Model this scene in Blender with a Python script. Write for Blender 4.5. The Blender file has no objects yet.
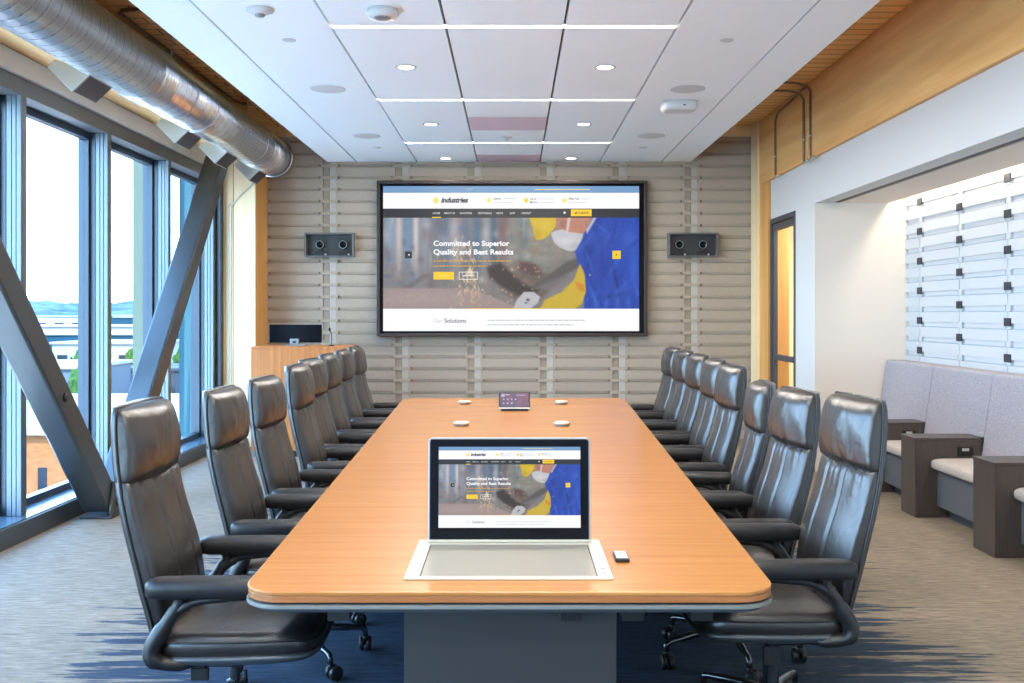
import bpy, bmesh, math, random
import numpy as np
from mathutils import Vector, Matrix, noise
random.seed(7)
C = bpy.context.scene.collection
PI = math.pi

# ------------------------------------------------------------------ camera, world, sun, exposure
F = 960.0
cam_d = bpy.data.cameras.new('camera'); cam = bpy.data.objects.new('camera', cam_d); C.objects.link(cam)
cam.location = (0, 0, 1.47); cam.rotation_euler = (PI/2, 0, 0)
cam_d.sensor_width = 36; cam_d.lens = 36*F/1024
cam_d.shift_x = -1/1024; cam_d.shift_y = -28.5/1024
cam_d.clip_end = 5000; cam_d.clip_start = 0.05
bpy.context.scene.camera = cam
vs = bpy.context.scene.view_settings
vs.view_transform = 'Standard'; vs.look = 'None'; vs.gamma = 1; vs.use_curve_mapping = False
vs.exposure = 1.0

world = bpy.data.worlds.new('world'); bpy.context.scene.world = world; world.use_nodes = True
nt = world.node_tree; nt.nodes.clear()
wo = nt.nodes.new('ShaderNodeOutputWorld'); bg = nt.nodes.new('ShaderNodeBackground')
tc = nt.nodes.new('ShaderNodeTexCoord'); sx = nt.nodes.new('ShaderNodeSeparateXYZ'); rp = nt.nodes.new('ShaderNodeValToRGB')
nt.links.new(tc.outputs['Generated'], sx.inputs[0]); nt.links.new(sx.outputs['Z'], rp.inputs[0])
nt.links.new(rp.outputs[0], bg.inputs[0]); nt.links.new(bg.outputs[0], wo.inputs[0])
rp.color_ramp.elements[0].position = 0.0; rp.color_ramp.elements[0].color = (0.58, 0.79, 1.0, 1)
rp.color_ramp.elements[1].position = 0.6; rp.color_ramp.elements[1].color = (0.22, 0.50, 1.0, 1)
bg.inputs['Strength'].default_value = 8.0

def lamp(name, kind, loc, energy, color, rot=(0,0,0), **kw):
    d = bpy.data.lights.new(name, kind); d.energy = energy; d.color = color
    for k, v in kw.items(): setattr(d, k, v)
    o = bpy.data.objects.new(name, d); C.objects.link(o); o.location = loc; o.rotation_euler = rot
    return o
lamp('sun', 'SUN', (20, -20, 30), 10.0, (1, 0.95, 0.88), (math.radians(38), 0, math.radians(5)), angle=math.radians(0.6))
WARM = (1.0, 0.91, 0.80)
# light given off by the ceiling's linear lights (row by row) and the wall-washer of the niche
STRIPS = [-4.2, -2.2, -0.2, 1.82, 3.84, 5.85, 7.86, 9.84]
for y in STRIPS:
    lamp('linear_lamp', 'AREA', (-0.045, y, 3.195), 30, WARM, shape='RECTANGLE', size=2.05, size_y=0.05)
for y in (-3.2, -1.2, 0.6, 2.7, 4.75, 6.8, 8.85, 10.8):
    for x in (-0.758, 0.652):
        lamp('downlight_lamp', 'SPOT', (x, y, 3.19), 8, WARM, spot_size=math.radians(105), spot_blend=0.8, shadow_soft_size=0.06)
lamp('niche_lamp', 'AREA', (3.55, 5.4, 2.60), 20, (1, 0.88, 0.72), (0, math.radians(8), 0), shape='RECTANGLE', size=0.06, size_y=6.8)
lamp('corridor_fill', 'AREA', (3.6, 10.2, 2.6), 45, (1, 0.9, 0.75), shape='RECTANGLE', size=0.8, size_y=1.2)  # added light without a fitting, brightens the corridor behind the glass door
# daylight portals in the window wall (guide sampling of the sky only)
for y0, y1 in ((-6.4, 3.6), (3.6, 10.4)):
    p = lamp('window_portal', 'AREA', (-3.6, (y0+y1)/2, 1.5), 1, (1, 1, 1), (0, -PI/2, 0), shape='RECTANGLE', size=2.8, size_y=y1-y0)
    p.data.cycles.is_portal = True

# ------------------------------------------------------------------ materials
def L(r, g, b):
    f = lambda c: (c/255/12.92) if c/255 <= 0.04045 else ((c/255+0.055)/1.055)**2.4
    return (f(r), f(g), f(b), 1)
def mat(name, col, rough=0.5, metal=0.0, spec=0.5, emit=None, es=1.0, coat=0.0):
    m = bpy.data.materials.new(name); m.use_nodes = True
    b = m.node_tree.nodes['Principled BSDF']
    b.inputs['Base Color'].default_value = col; b.inputs['Roughness'].default_value = rough
    b.inputs['Metallic'].default_value = metal; b.inputs['Specular IOR Level'].default_value = spec
    b.inputs['Coat Weight'].default_value = coat; b.inputs['Coat Roughness'].default_value = 0.2
    if emit: b.inputs['Emission Color'].default_value = emit; b.inputs['Emission Strength'].default_value = es
    return m
def nodes(m): return m.node_tree.nodes, m.node_tree.links, m.node_tree.nodes['Principled BSDF']
def coords(m, scale, rot=(0,0,0), kind='Object'):
    n, l, b = nodes(m)
    t = n.new('ShaderNodeTexCoord'); mp = n.new('ShaderNodeMapping'); mp.inputs['Scale'].default_value = scale
    mp.inputs['Rotation'].default_value = rot
    l.new(t.outputs[kind], mp.inputs[0]); return mp.outputs[0]
def noisy(m, scale, c1, c2, lo=0.35, hi=0.65, detail=4, dist=0.0, bump=0.0, bdist=0.002, rough=0.6, mid=None):
    n, l, b = nodes(m)
    v = coords(m, scale)
    t = n.new('ShaderNodeTexNoise'); t.inputs['Scale'].default_value = 1; t.inputs['Detail'].default_value = detail
    t.inputs['Roughness'].default_value = rough; t.inputs['Distortion'].default_value = dist
    l.new(v, t.inputs['Vector'])
    r = n.new('ShaderNodeValToRGB'); r.color_ramp.elements[0].position = lo; r.color_ramp.elements[1].position = hi
    r.color_ramp.elements[0].color = c1; r.color_ramp.elements[1].color = c2
    if mid: e = r.color_ramp.elements.new((lo+hi)/2); e.color = mid
    l.new(t.outputs['Fac'], r.inputs[0]); l.new(r.outputs[0], b.inputs['Base Color'])
    if bump:
        bp = n.new('ShaderNodeBump'); bp.inputs['Strength'].default_value = bump; bp.inputs['Distance'].default_value = bdist
        l.new(t.outputs['Fac'], bp.inputs['Height']); l.new(bp.outputs[0], b.inputs['Normal'])
    return t, r
def bumpn(m, scale, strength, dist, detail=3):
    n, l, b = nodes(m); v = coords(m, scale)
    t = n.new('ShaderNodeTexNoise'); t.inputs['Scale'].default_value = 1; t.inputs['Detail'].default_value = detail
    l.new(v, t.inputs['Vector'])
    bp = n.new('ShaderNodeBump'); bp.inputs['Strength'].default_value = strength; bp.inputs['Distance'].default_value = dist
    l.new(t.outputs['Fac'], bp.inputs['Height'])
    l.new(bp.outputs[0], b.inputs['Normal']); return bp

M = {}
M['table'] = mat('table_veneer', L(222,160,96), 0.27, spec=0.5)
noisy(M['table'], (1.3, 42, 8), L(164,106,52), L(184,125,66), 0.3, 0.7, 5)
M['table_edge'] = mat('table_edge', L(196,138,84), 0.35)
noisy(M['table_edge'], (3, 3, 90), L(150,90,46), L(172,110,62), 0.3, 0.7)
M['glulam'] = mat('glulam', L(206,150,82), 0.55)
noisy(M['glulam'], (9, 0.55, 9), L(218,158,92), L(248,200,130), 0.25, 0.75, 6, 0.4)
M['glulam_v'] = mat('glulam_upright', L(206,150,82), 0.55)
noisy(M['glulam_v'], (12, 12, 0.6), L(200,142,74), L(230,176,104), 0.25, 0.75, 6, 0.4)
M['pale_lit_wood'] = mat('pale_and_lit_wood', L(232,206,160), 0.6)  # pale trim wood; on the column faces the paleness is painted light
noisy(M['pale_lit_wood'], (9, 9, 0.5), L(232,204,156), L(248,230,194), 0.25, 0.75, 6, 0.5)
M['deck'] = mat('deck', L(196,138,76), 0.6)
n, l, b = nodes(M['deck'])
v = coords(M['deck'], (1, 1, 1))
br = n.new('ShaderNodeTexBrick'); br.inputs['Scale'].default_value = 1; br.inputs['Brick Width'].default_value = 9
br.inputs['Row Height'].default_value = 0.14; br.inputs['Mortar Size'].default_value = 0.006; br.offset = 0.3
br.inputs['Color1'].default_value = L(246,204,140); br.inputs['Color2'].default_value = L(234,186,120); br.inputs['Mortar'].default_value = L(110,70,36)
l.new(v, br.inputs['Vector']); l.new(br.outputs['Color'], b.inputs['Base Color'])
M['lectern'] = mat('lectern_veneer', L(196,122,60), 0.4)
noisy(M['lectern'], (26, 6, 1.1), L(176,102,46), L(208,136,72), 0.3, 0.7, 5)
M['white'] = mat('white_paint', L(210,212,212), 0.6)
M['cream'] = mat('cream_paint', L(226,215,202), 0.7)
M['ceil'] = mat('ceiling_tile', L(228,231,231), 0.85)
noisy(M['ceil'], (14, 260, 20), L(236,244,246), L(244,250,252), 0.3, 0.7, 3, bump=0.15)
M['mauve'] = mat('mauve_panel', L(214,188,200), 0.4)
M['groove'] = mat('groove', L(70,62,60), 0.9)
M['felt'] = mat('grey_felt', L(186,178,166), 0.95, spec=0.1)
noisy(M['felt'], (180, 180, 260), L(154,141,126), L(184,172,156), 0.3, 0.7, 4, bump=0.4)
M['felt_tan'] = mat('tan_felt', L(168,156,140), 0.95, spec=0.1)
noisy(M['felt_tan'], (160, 160, 160), L(142,130,114), L(164,152,136), 0.3, 0.7, 4)
M['felt_pale'] = mat('pale_felt', L(180,174,164), 0.95, spec=0.1)
M['feltw'] = mat('white_felt', L(228,230,232), 0.95, spec=0.1)
noisy(M['feltw'], (160, 160, 240), L(192,195,198), L(210,212,214), 0.3, 0.7, 4, bump=0.3)
M['feltw_shade'] = mat('white_felt_shaded', L(176,188,200), 0.95, spec=0.1)  # bluish shade of the gaps between white planks, put into the felt colour
M['clip'] = mat('dark_clip', L(48,52,58), 0.6)
M['alu'] = mat('grey_aluminium', L(150,158,162), 0.35, 0.55)
M['alu_lt'] = mat('pale_aluminium', L(112,126,136), 0.45, 0.2)
M['framegrey'] = mat('frame_grey', L(104,104,104), 0.4, 0.3)
M['framedark'] = mat('frame_dark', L(44,58,70), 0.35, 0.3)
M['sill'] = mat('sill', L(96,118,134), 0.22, 0.35)
M['kerb'] = mat('kerb', L(66,70,72), 0.4, 0.2)
M['steel'] = mat('painted_steel', L(74,76,76), 0.36, 0.35)
bumpn(M['steel'], (9, 9, 9), 0.2, 0.01)
M['bolt'] = mat('bolt', L(70,68,66), 0.4, 0.7)
M['duct'] = mat('galvanised_duct', L(198,198,200), 0.3, 1.0)
noisy(M['duct'], (6, 40, 6), L(216,216,220), L(240,240,242), 0.3, 0.7, 4)
M['ductseam'] = mat('duct_seam', L(150,146,144), 0.4, 0.9)
M['galv'] = mat('galvanised_sheet', L(206,208,200), 0.38, 0.75)
M['outlet'] = mat('diffuser_outlet', L(112,106,106), 0.6, 0.2)
M['carpet'] = mat('carpet', L(120,118,114), 1.0, spec=0.05)
M['leather'] = mat('black_leather', L(30,26,24), 0.35, spec=0.9, coat=0.3)
M['leather_side'] = mat('black_leather_side', L(26,26,28), 0.4, spec=0.5)
M['shell'] = mat('chair_shell', L(92,98,102), 0.3, 0.6, coat=0.3)
M['black'] = mat('black_plastic', L(28,29,31), 0.4)
M['chrome'] = mat('dark_chrome', L(96,100,104), 0.22, 0.9)
M['silver'] = mat('silver', L(196,198,196), 0.35, 0.4)
M['ivory'] = mat('ivory_lacquer', L(188,181,164), 0.35)
M['ivory2'] = mat('brushed_plate', L(156,150,136), 0.4, 0.25)
M['bezel'] = mat('monitor_bezel', L(16,18,24), 0.15, spec=0.12)
M['tvframe'] = mat('screen_frame', L(52,42,38), 0.4)
M['rim'] = mat('table_rim', L(120,122,118), 0.5, 0.2)
M['pedestal'] = mat('pedestal_grey', L(50,51,52), 0.45)
M['under'] = mat('under_table', L(92,98,102), 0.4, 0.2)
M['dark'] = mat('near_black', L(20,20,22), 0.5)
M['doorframe'] = mat('door_frame', L(70,72,76), 0.45)
M['bench_back'] = mat('grey_tweed', L(164,160,166), 0.95, spec=0.1)
noisy(M['bench_back'], (60, 60, 200), L(140,136,142), L(184,180,186), 0.3, 0.7, 6, bump=0.4)
M['bench_seat'] = mat('pale_tweed', L(188,180,172), 0.95, spec=0.1)
noisy(M['bench_seat'], (120, 120, 120), L(166,158,150), L(206,198,190), 0.3, 0.7, 6, bump=0.4)
M['bench_dark'] = mat('dark_laminate', L(74,66,62), 0.4)
noisy(M['bench_dark'], (200, 200, 6), L(66,58,54), L(84,75,70), 0.3, 0.7)
M['bench_grey'] = mat('grey_plinth', L(92,98,104), 0.5)
M['basebd'] = mat('baseboard', L(62,60,60), 0.5)
M['glow'] = mat('light_diffuser', (1,1,1,1), 0.5, emit=(1, 0.95, 0.86, 1), es=3.0)
M['grille'] = mat('speaker_grille', L(204,207,207), 0.7)
M['copper'] = mat('conduit', L(140,122,104), 0.35, 0.8)
# glass
def glass(name, tint, refl=0.06):
    m = bpy.data.materials.new(name); m.use_nodes = True; n = m.node_tree.nodes; l = m.node_tree.links; n.clear()
    o = n.new('ShaderNodeOutputMaterial'); tr = n.new('ShaderNodeBsdfTransparent'); gl = n.new('ShaderNodeBsdfGlossy')
    gl.inputs['Roughness'].default_value = 0.02; tr.inputs[0].default_value = tint; mx = n.new('ShaderNodeMixShader')
    mx.inputs[0].default_value = refl
    l.new(tr.outputs[0], mx.inputs[1]); l.new(gl.outputs[0], mx.inputs[2]); l.new(mx.outputs[0], o.inputs[0]); return m
M['glass'] = glass('window_glass', (0.93, 0.97, 0.98, 1), 0.05)
# leather wrinkles
def leather_detail(m, s):
    n, l, b = nodes(m)
    v = coords(m, (1, 1, 1))
    a = n.new('ShaderNodeTexNoise'); a.inputs['Scale'].default_value = 9; a.inputs['Detail'].default_value = 4; a.inputs['Distortion'].default_value = 1.2
    c = n.new('ShaderNodeTexVoronoi'); c.inputs['Scale'].default_value = 260
    l.new(v, a.inputs['Vector']); l.new(v, c.inputs['Vector'])
    b1 = n.new('ShaderNodeBump'); b1.inputs['Strength'].default_value = s; b1.inputs['Distance'].default_value = 0.02
    b2 = n.new('ShaderNodeBump'); b2.inputs['Strength'].default_value = 0.15; b2.inputs['Distance'].default_value = 0.001
    l.new(a.outputs['Fac'], b1.inputs['Height']); l.new(c.outputs['Distance'], b2.inputs['Height'])
    l.new(b1.outputs[0], b2.inputs['Normal']); l.new(b2.outputs[0], b.inputs['Normal'])
leather_detail(M['leather'], 0.22); leather_detail(M['leather_side'], 0.2)
# carpet: pale taupe field that breaks up into dark blue-grey streaks around the table
n, l, b = nodes(M['carpet'])
tcx = n.new('ShaderNodeTexCoord'); sp = n.new('ShaderNodeSeparateXYZ'); l.new(tcx.outputs['Object'], sp.inputs[0])
def mth(op, a, bb=None, cl=False):
    k = n.new('ShaderNodeMath'); k.operation = op; k.use_clamp = cl
    for i, q in enumerate((a, bb)):
        if q is None: continue
        if isinstance(q, (int, float)): k.inputs[i].default_value = q
        else: l.new(q, k.inputs[i])
    return k.outputs[0]
def nz(scale, detail=4, rough=0.6):
    mp = n.new('ShaderNodeMapping'); mp.inputs['Scale'].default_value = scale; l.new(tcx.outputs['Object'], mp.inputs[0])
    t = n.new('ShaderNodeTexNoise'); t.inputs['Scale'].default_value = 1; t.inputs['Detail'].default_value = detail; t.inputs['Roughness'].default_value = rough
    l.new(mp.outputs[0], t.inputs['Vector']); return t.outputs['Fac']
ax = mth('ABSOLUTE', sp.outputs['X'])
streak = nz((1.3, 16, 1), 5, 0.65)
edge = mth('ADD', ax, mth('MULTIPLY', mth('SUBTRACT', streak, 0.5), 2.6))
f = mth('MULTIPLY', mth('SUBTRACT', edge, 1.55), 3.2, True)
f2 = mth('ADD', mth('MULTIPLY', mth('GREATER_THAN', f, 0.5), 0.75), mth('MULTIPLY', f, 0.25), True)
mx = n.new('ShaderNodeMixRGB'); l.new(f2, mx.inputs[0])
mx.inputs[1].default_value = L(66, 78, 92); mx.inputs[2].default_value = L(146, 135, 120)
fine = nz((8, 60, 1), 6, 0.75)
rr = n.new('ShaderNodeValToRGB'); rr.color_ramp.elements[0].position = 0.3; rr.color_ramp.elements[1].position = 0.7
rr.color_ramp.elements[0].color = (0.5, 0.5, 0.5, 1); rr.color_ramp.elements[1].color = (1.35, 1.35, 1.35, 1)
l.new(fine, rr.inputs[0])
m2 = n.new('ShaderNodeMixRGB'); m2.blend_type = 'MULTIPLY'; m2.inputs[0].default_value = 1
l.new(mx.outputs[0], m2.inputs[1]); l.new(rr.outputs[0], m2.inputs[2])
grain = nz((260, 260, 1), 3, 0.8)
r3 = n.new('ShaderNodeValToRGB'); r3.color_ramp.elements[0].position = 0.35; r3.color_ramp.elements[1].position = 0.65
r3.color_ramp.elements[0].color = (0.72, 0.72, 0.72, 1); r3.color_ramp.elements[1].color = (1.2, 1.2, 1.2, 1)
l.new(grain, r3.inputs[0])
m3 = n.new('ShaderNodeMixRGB'); m3.blend_type = 'MULTIPLY'; m3.inputs[0].default_value = 1
l.new(m2.outputs[0], m3.inputs[1]); l.new(r3.outputs[0], m3.inputs[2]); l.new(m3.outputs[0], b.inputs['Base Color'])
bp = n.new('ShaderNodeBump'); bp.inputs['Strength'].default_value = 0.5; bp.inputs['Distance'].default_value = 0.004
l.new(grain, bp.inputs['Height']); l.new(bp.outputs[0], b.inputs['Normal'])

# ------------------------------------------------------------------ mesh helpers
def box(bm, x0, x1, y0, y1, z0, z1, mi=0):
    vs_ = [bm.verts.new(p) for p in ((x0,y0,z0),(x1,y0,z0),(x1,y1,z0),(x0,y1,z0),(x0,y0,z1),(x1,y0,z1),(x1,y1,z1),(x0,y1,z1))]
    for q in ((0,3,2,1),(4,5,6,7),(0,1,5,4),(1,2,6,5),(2,3,7,6),(3,0,4,7)):
        f_ = bm.faces.new([vs_[i] for i in q]); f_.material_index = mi
    return vs_
def prism(bm, pts, axis, a0, a1, mi=0):
    """extrude a closed polygon; axis 'y': pts are (x,z); 'z': (x,y); 'x': (y,z)"""
    def P(p, a): return {'y': (p[0], a, p[1]), 'z': (p[0], p[1], a), 'x': (a, p[0], p[1])}[axis]
    A = [bm.verts.new(P(p, a0)) for p in pts]; B = [bm.verts.new(P(p, a1)) for p in pts]
    fs = [bm.faces.new(A), bm.faces.new(list(reversed(B)))]
    for i in range(len(pts)):
        j = (i+1) % len(pts); fs.append(bm.faces.new((A[j], A[i], B[i], B[j])))
    for f_ in fs: f_.material_index = mi
def rings(bm, rs, cap=True, mi=0, closed=True):
    R_ = [[bm.verts.new(p) for p in r] for r in rs]
    for a, b_ in zip(R_, R_[1:]):
        k = len(a)
        for i in range(k if closed else k-1):
            j = (i+1) % k; f_ = bm.faces.new((a[i], a[j], b_[j], b_[i])); f_.material_index = mi; f_.smooth = True
    if cap:
        for r in (list(reversed(R_[0])), R_[-1]):
            f_ = bm.faces.new(r); f_.material_index = mi
    return R_
def tube(bm, pts, rad, n_=10, mi=0, cap=True):
    pts = [Vector(p) for p in pts]; rs = []
    rads = rad if isinstance(rad, (list, tuple)) else [rad]*len(pts)
    up = None
    for i, p in enumerate(pts):
        t = (pts[min(i+1, len(pts)-1)] - pts[max(i-1, 0)]).normalized()
        if up is None:
            up = Vector((0,0,1)) if abs(t.z) < 0.9 else Vector((1,0,0))
        u = (up - t*up.dot(t)).normalized(); w = t.cross(u); up = u
        rs.append([p + (u*math.cos(a) + w*math.sin(a))*rads[i] for a in [2*PI*k/n_ for k in range(n_)]])
    rings(bm, rs, cap, mi)
def lathe(bm, prof, n_=24, c=(0,0,0), mi=0, axis='z', cap=False):
    rs = []
    for r, h in prof:
        ring = []
        for k in range(n_):
            a = 2*PI*k/n_; x, y = r*math.cos(a), r*math.sin(a)
            ring.append({'z': (c[0]+x, c[1]+y, c[2]+h), 'y': (c[0]+x, c[1]+h, c[2]+y), 'x': (c[0]+h, c[1]+x, c[2]+y)}[axis])
        rs.append(ring)
    rings(bm, rs, cap, mi)
def smooth_path(pts, k=6):
    pts = [Vector(p) for p in pts]; out = []
    P = [pts[0]] + pts + [pts[-1]]
    for i in range(1, len(P)-2):
        for s in range(k):
            t = s/k; a, b_, c_, d_ = P[i-1], P[i], P[i+1], P[i+2]
            out.append(0.5*((2*b_) + (c_-a)*t + (2*a-5*b_+4*c_-d_)*t*t + (-a+3*b_-3*c_+d_)*t**3))
    out.append(pts[-1]); return out
def obj(name, bm, m, parent=None, bevel=0, smooth=None, loc=None, sub=0):
    bmesh.ops.recalc_face_normals(bm, faces=bm.faces)
    me = bpy.data.meshes.new(name); bm.to_mesh(me); bm.free()
    for q in (m if isinstance(m, (list, tuple)) else [m]): me.materials.append(q)
    o = bpy.data.objects.new(name, me); C.objects.link(o)
    if smooth is not None:
        for p in me.polygons: p.use_smooth = smooth
    if parent: o.parent = parent
    if loc: o.location = loc
    if bevel:
        d = o.modifiers.new('bevel', 'BEVEL'); d.width = bevel; d.segments = 2; d.limit_method = 'ANGLE'; d.angle_limit = 0.7
    if sub:
        d = o.modifiers.new('sub', 'SUBSURF'); d.levels = sub; d.render_levels = sub
    return o
def nb(): return bmesh.new()
def bx(name, x0, x1, y0, y1, z0, z1, m, parent=None, bevel=0):
    bm = nb(); box(bm, x0, x1, y0, y1, z0, z1); return obj(name, bm, m, parent, bevel)
def tag(o, label, cat, group=None):
    o['label'] = label; o['category'] = cat
    if group: o['group'] = group
    return o
def thing(name, label, cat, loc=(0,0,0), rz=0, group=None):
    o = bpy.data.objects.new(name, None); C.objects.link(o); o.empty_display_size = 0.1
    o.location = loc; o.rotation_euler = (0,0,rz); return tag(o, label, cat, group)
def struct(o, label=None):
    o['kind'] = 'structure'
    if label: o['label'] = label
    return o
def dup(root, loc, rz, label, group=None):
    r = root.copy(); C.objects.link(r); r.location = loc; r.rotation_euler = (0,0,rz); r['label'] = label
    if group: r['group'] = group
    for ch in root.children:
        c = ch.copy(); C.objects.link(c); c.parent = r
        for g in ch.children:
            d = g.copy(); C.objects.link(d); d.parent = c
    return r

# ------------------------------------------------------------------ room shell
Y0, YB = -6.5, 11.09
XW = -3.23       # inner line of the window frames
XR = 2.80        # white wall on the right
ZC = 3.213       # suspended ceiling
ZD = 3.62        # timber deck above it
o = bx('floor', -3.15, 5.0, Y0, YB, -0.2, 0.0, M['carpet']); struct(o, 'streaked carpet tile floor, pale at the sides and dark around the table')
o = bx('ceiling', -3.6, 5.0, Y0, YB+0.3, ZD, ZD+0.25, M['deck']); struct(o, 'exposed timber plank deck above the white ceiling')
# white suspended ceiling, laid as long panels with dark reveals
bm = nb()
xs = [-2.143, -1.802, -1.109, -0.411, 0.312, 1.0, 1.71, 2.05]
gp = 0.008
ys = [Y0, -4.2, -2.2, -0.2, 1.82, 3.84, 5.85, 7.86, 9.84, YB]
for i in range(7):
    x0, x1 = xs[i]+(gp if i else 0), xs[i+1]-(gp if i < 6 else 0)
    lit = 2 <= i <= 4
    if lit:
        for j in range(len(ys)-1):
            ya = ys[j] + (0.028 if j else 0); yb = ys[j+1] - (0.028 if j < len(ys)-2 else 0)
            box(bm, x0, x1, ya, yb, ZC, ZC+0.04)
    else:
        ya = Y0
        while ya < YB:
            yb = min(ya+1.22, YB); box(bm, x0, x1, ya+0.0002, yb-0.0002, ZC, ZC+0.04); ya = yb
box(bm, xs[0]+0.01, xs[-1]-0.01, Y0, YB, ZC+0.041, ZC+0.06, 1)
o = obj('ceiling', bm, [M['ceil'], M['groove']]); struct(o, 'white suspended ceiling of long panels with dark reveals')
# back wall with its felt planks
def felt_wall(name, u0, u1, z0, z1, cols, pitch, first, P, mats, hgt, gap, tab, depth, label, sl=0.010):
    """P(u, d, z): u along the wall, d out of it"""
    bm = nb()
    def b3(ua, ub, da, db, za, zb, mi, slope=0.0):
        if ub-ua < 1e-4 or zb-za < 1e-4: return
        q = [P(ua,da,za),P(ub,da,za),P(ub,db-slope,za),P(ua,db-slope,za),P(ua,da,zb),P(ub,da,zb),P(ub,db,zb),P(ua,db,zb)]
        w = [bm.verts.new(p) for p in q]
        for t in ((0,3,2,1),(4,5,6,7),(0,1,5,4),(1,2,6,5),(2,3,7,6),(3,0,4,7)):
            f_ = bm.faces.new([w[i] for i in t]); f_.material_index = mi
    b3(u0, u1, -0.12, 0.0, z0, z1, 1)
    edges = [u0] + list(cols) + [u1]
    for k, (a, c_) in enumerate(zip(edges, edges[1:])):
        a2 = a + (gap if k else 0); c2 = c_ - (gap if k < len(edges)-2 else 0)
        if c2 <= a2: continue
        z = first
        while z < z1:
            za, zb = max(z, z0), min(z+hgt, z1)
            if zb > za:
                b3(a2, c2, 0, depth, za, zb, 0, sl)
                # thin lower lip set back from the plank above it
                b3(a2+0.05, c2-0.05, 0, depth*0.45, max(z0, za-(pitch-hgt)+0.008), za, 0)
            z += pitch
    for c_ in cols:
        b3(c_-gap, c_-gap*0.02, 0, depth*0.45, z0, z1, 1)
        b3(c_+gap*0.02, c_+gap, 0, depth*0.7, z0, z1, 2)
        z = first
        while z < z1:
            za, zb = z-(pitch-hgt)*0.9, z+0.004
            if za > z0 and zb < z1: b3(c_-tab, c_+tab, 0, depth*0.9, za, zb, 0)
            z += pitch
    o = obj(name, bm, mats); struct(o, label); return o
cols = [(x-513)/86.57 for x in (330, 402.2, 474.3, 546.4, 618.5, 690.6)]
felt_wall('wall_back', -2.84, 2.78, 0, 3.50, cols, 0.1375, 0.02, lambda u, d, z: (u, YB-d, z),
          [M['felt'], M['felt_tan'], M['felt_pale']], 0.103, 0.075, 0.10, 0.04, 'greige felt plank wall behind the big screen')
o = bx('trim_1', -2.83, 2.76, YB-0.06, YB+0.05, 3.50, ZD, M['pale_lit_wood']); struct(o)
# window-side column and beam, door-side column and beam
bm = nb(); box(bm, -3.35, -2.83, 10.57, YB+0.1, 0, 3.156); 
o = obj('column_left', bm, [M['glulam_v']], bevel=0.004); struct(o, 'timber column between the windows and the felt wall')
# column faces whose pale tone stands for light on the same wood
bm = nb()
box(bm, -3.34, -3.075, 10.545, 10.57, 0, 3.15); box(bm, -3.068, -2.832, 10.545, 10.57, 0, 3.15)
o = obj('trim_2', bm, M['pale_lit_wood'], bevel=0.003); struct(o, 'boards on the left column face, light painted in as paleness')
o = bx('beam_left', -3.2, -2.83, Y0, YB, 3.156, ZD, M['glulam'], bevel=0.006); struct(o, 'timber beam above the windows')
o = bx('beam_right', 2.76, 3.05, Y0, YB, 2.905, ZD, M['glulam'], bevel=0.006); struct(o, 'deep timber beam above the white wall')
o = bx('column_right', 2.765, 3.0, 10.425, YB+0.1, 0, 2.905, M['glulam_v'], bevel=0.004); struct(o, 'timber column beside the glass door')
o = bx('trim_3', 2.735, 2.765, 10.76, YB-0.05, 0, 3.62, M['pale_lit_wood']); struct(o)
# right wall with door and niche openings
NY0, NY1, NZ = 2.2, 8.9, 2.49
bm = nb()
box(bm, XR, XR+0.14, 9.51, 10.42, 2.485, 2.905)
box(bm, XR, XR+0.14, NY1+0.006, 9.51, 0, 2.905)
box(bm, XR, XR+0.14, NY0, NY1+0.006, NZ, 2.905)
box(bm, XR, XR+0.14, Y0, NY0, 0, 2.905)
o = obj('wall_right', bm, M['white']); struct(o, 'white wall with the door and the seating niche')
bm = nb(); box(bm, XR, XR+0.14, NY1, NY1+0.006, 0, NZ); box(bm, XR+0.14, 3.80, NY1, NY1+0.1, 0, 2.7); box(bm, XR+0.14, 3.80, NY0-0.1, NY0, 0, 2.7)
o = obj('wall_niche_side', bm, M['cream']); struct(o, 'cream side wall of the niche')
bm = nb()
box(bm, XR+0.14, 2.955, NY0, NY1, NZ, NZ+0.1); box(bm, 3.03, 3.48, NY0, NY1, NZ, NZ+0.1); box(bm, 2.95, 3.035, NY0, NY1, NZ+0.008, NZ+0.11, 1)
box(bm, 3.48, 3.80, NY0, NY1, NZ+0.12, NZ+0.2)
o = obj('ceiling_niche', bm, [M['cream'], M['dark']]); struct(o, 'niche ceiling with a black slot')
o = felt_wall('wall_niche_back', NY0, NY1, 0, 2.58, sorted(8.58-0.763*k for k in range(8)), 0.1328, 0.065, lambda u, d, z: (3.66-d, u, z),
          [M['feltw'], M['feltw_shade'], M['feltw']], 0.086, 0.012, 0.03, 0.022, 'white felt plank wall of the niche', 0.0)
for k in range(4):
    for j in range(6 if k % 2 == 0 else 5):
        z = (2.465 if k % 2 == 0 else 2.333) - 0.2655*j
        y = 8.58-0.763*k
        bx('felt_clip', -0.006, 0.006, -0.045, 0.045, -0.03, 0.03, M['clip'], o).location = (3.634, y, z)
# baseboards
for q in ((NY1, 9.49),):
    o = bx('baseboard_right', XR-0.012, XR, q[0], q[1], 0, 0.1, M['basebd']); struct(o)
o = bx('baseboard_niche', XR+0.14, 3.62, NY1-0.012, NY1, 0, 0.1, M['basebd']); struct(o)
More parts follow.
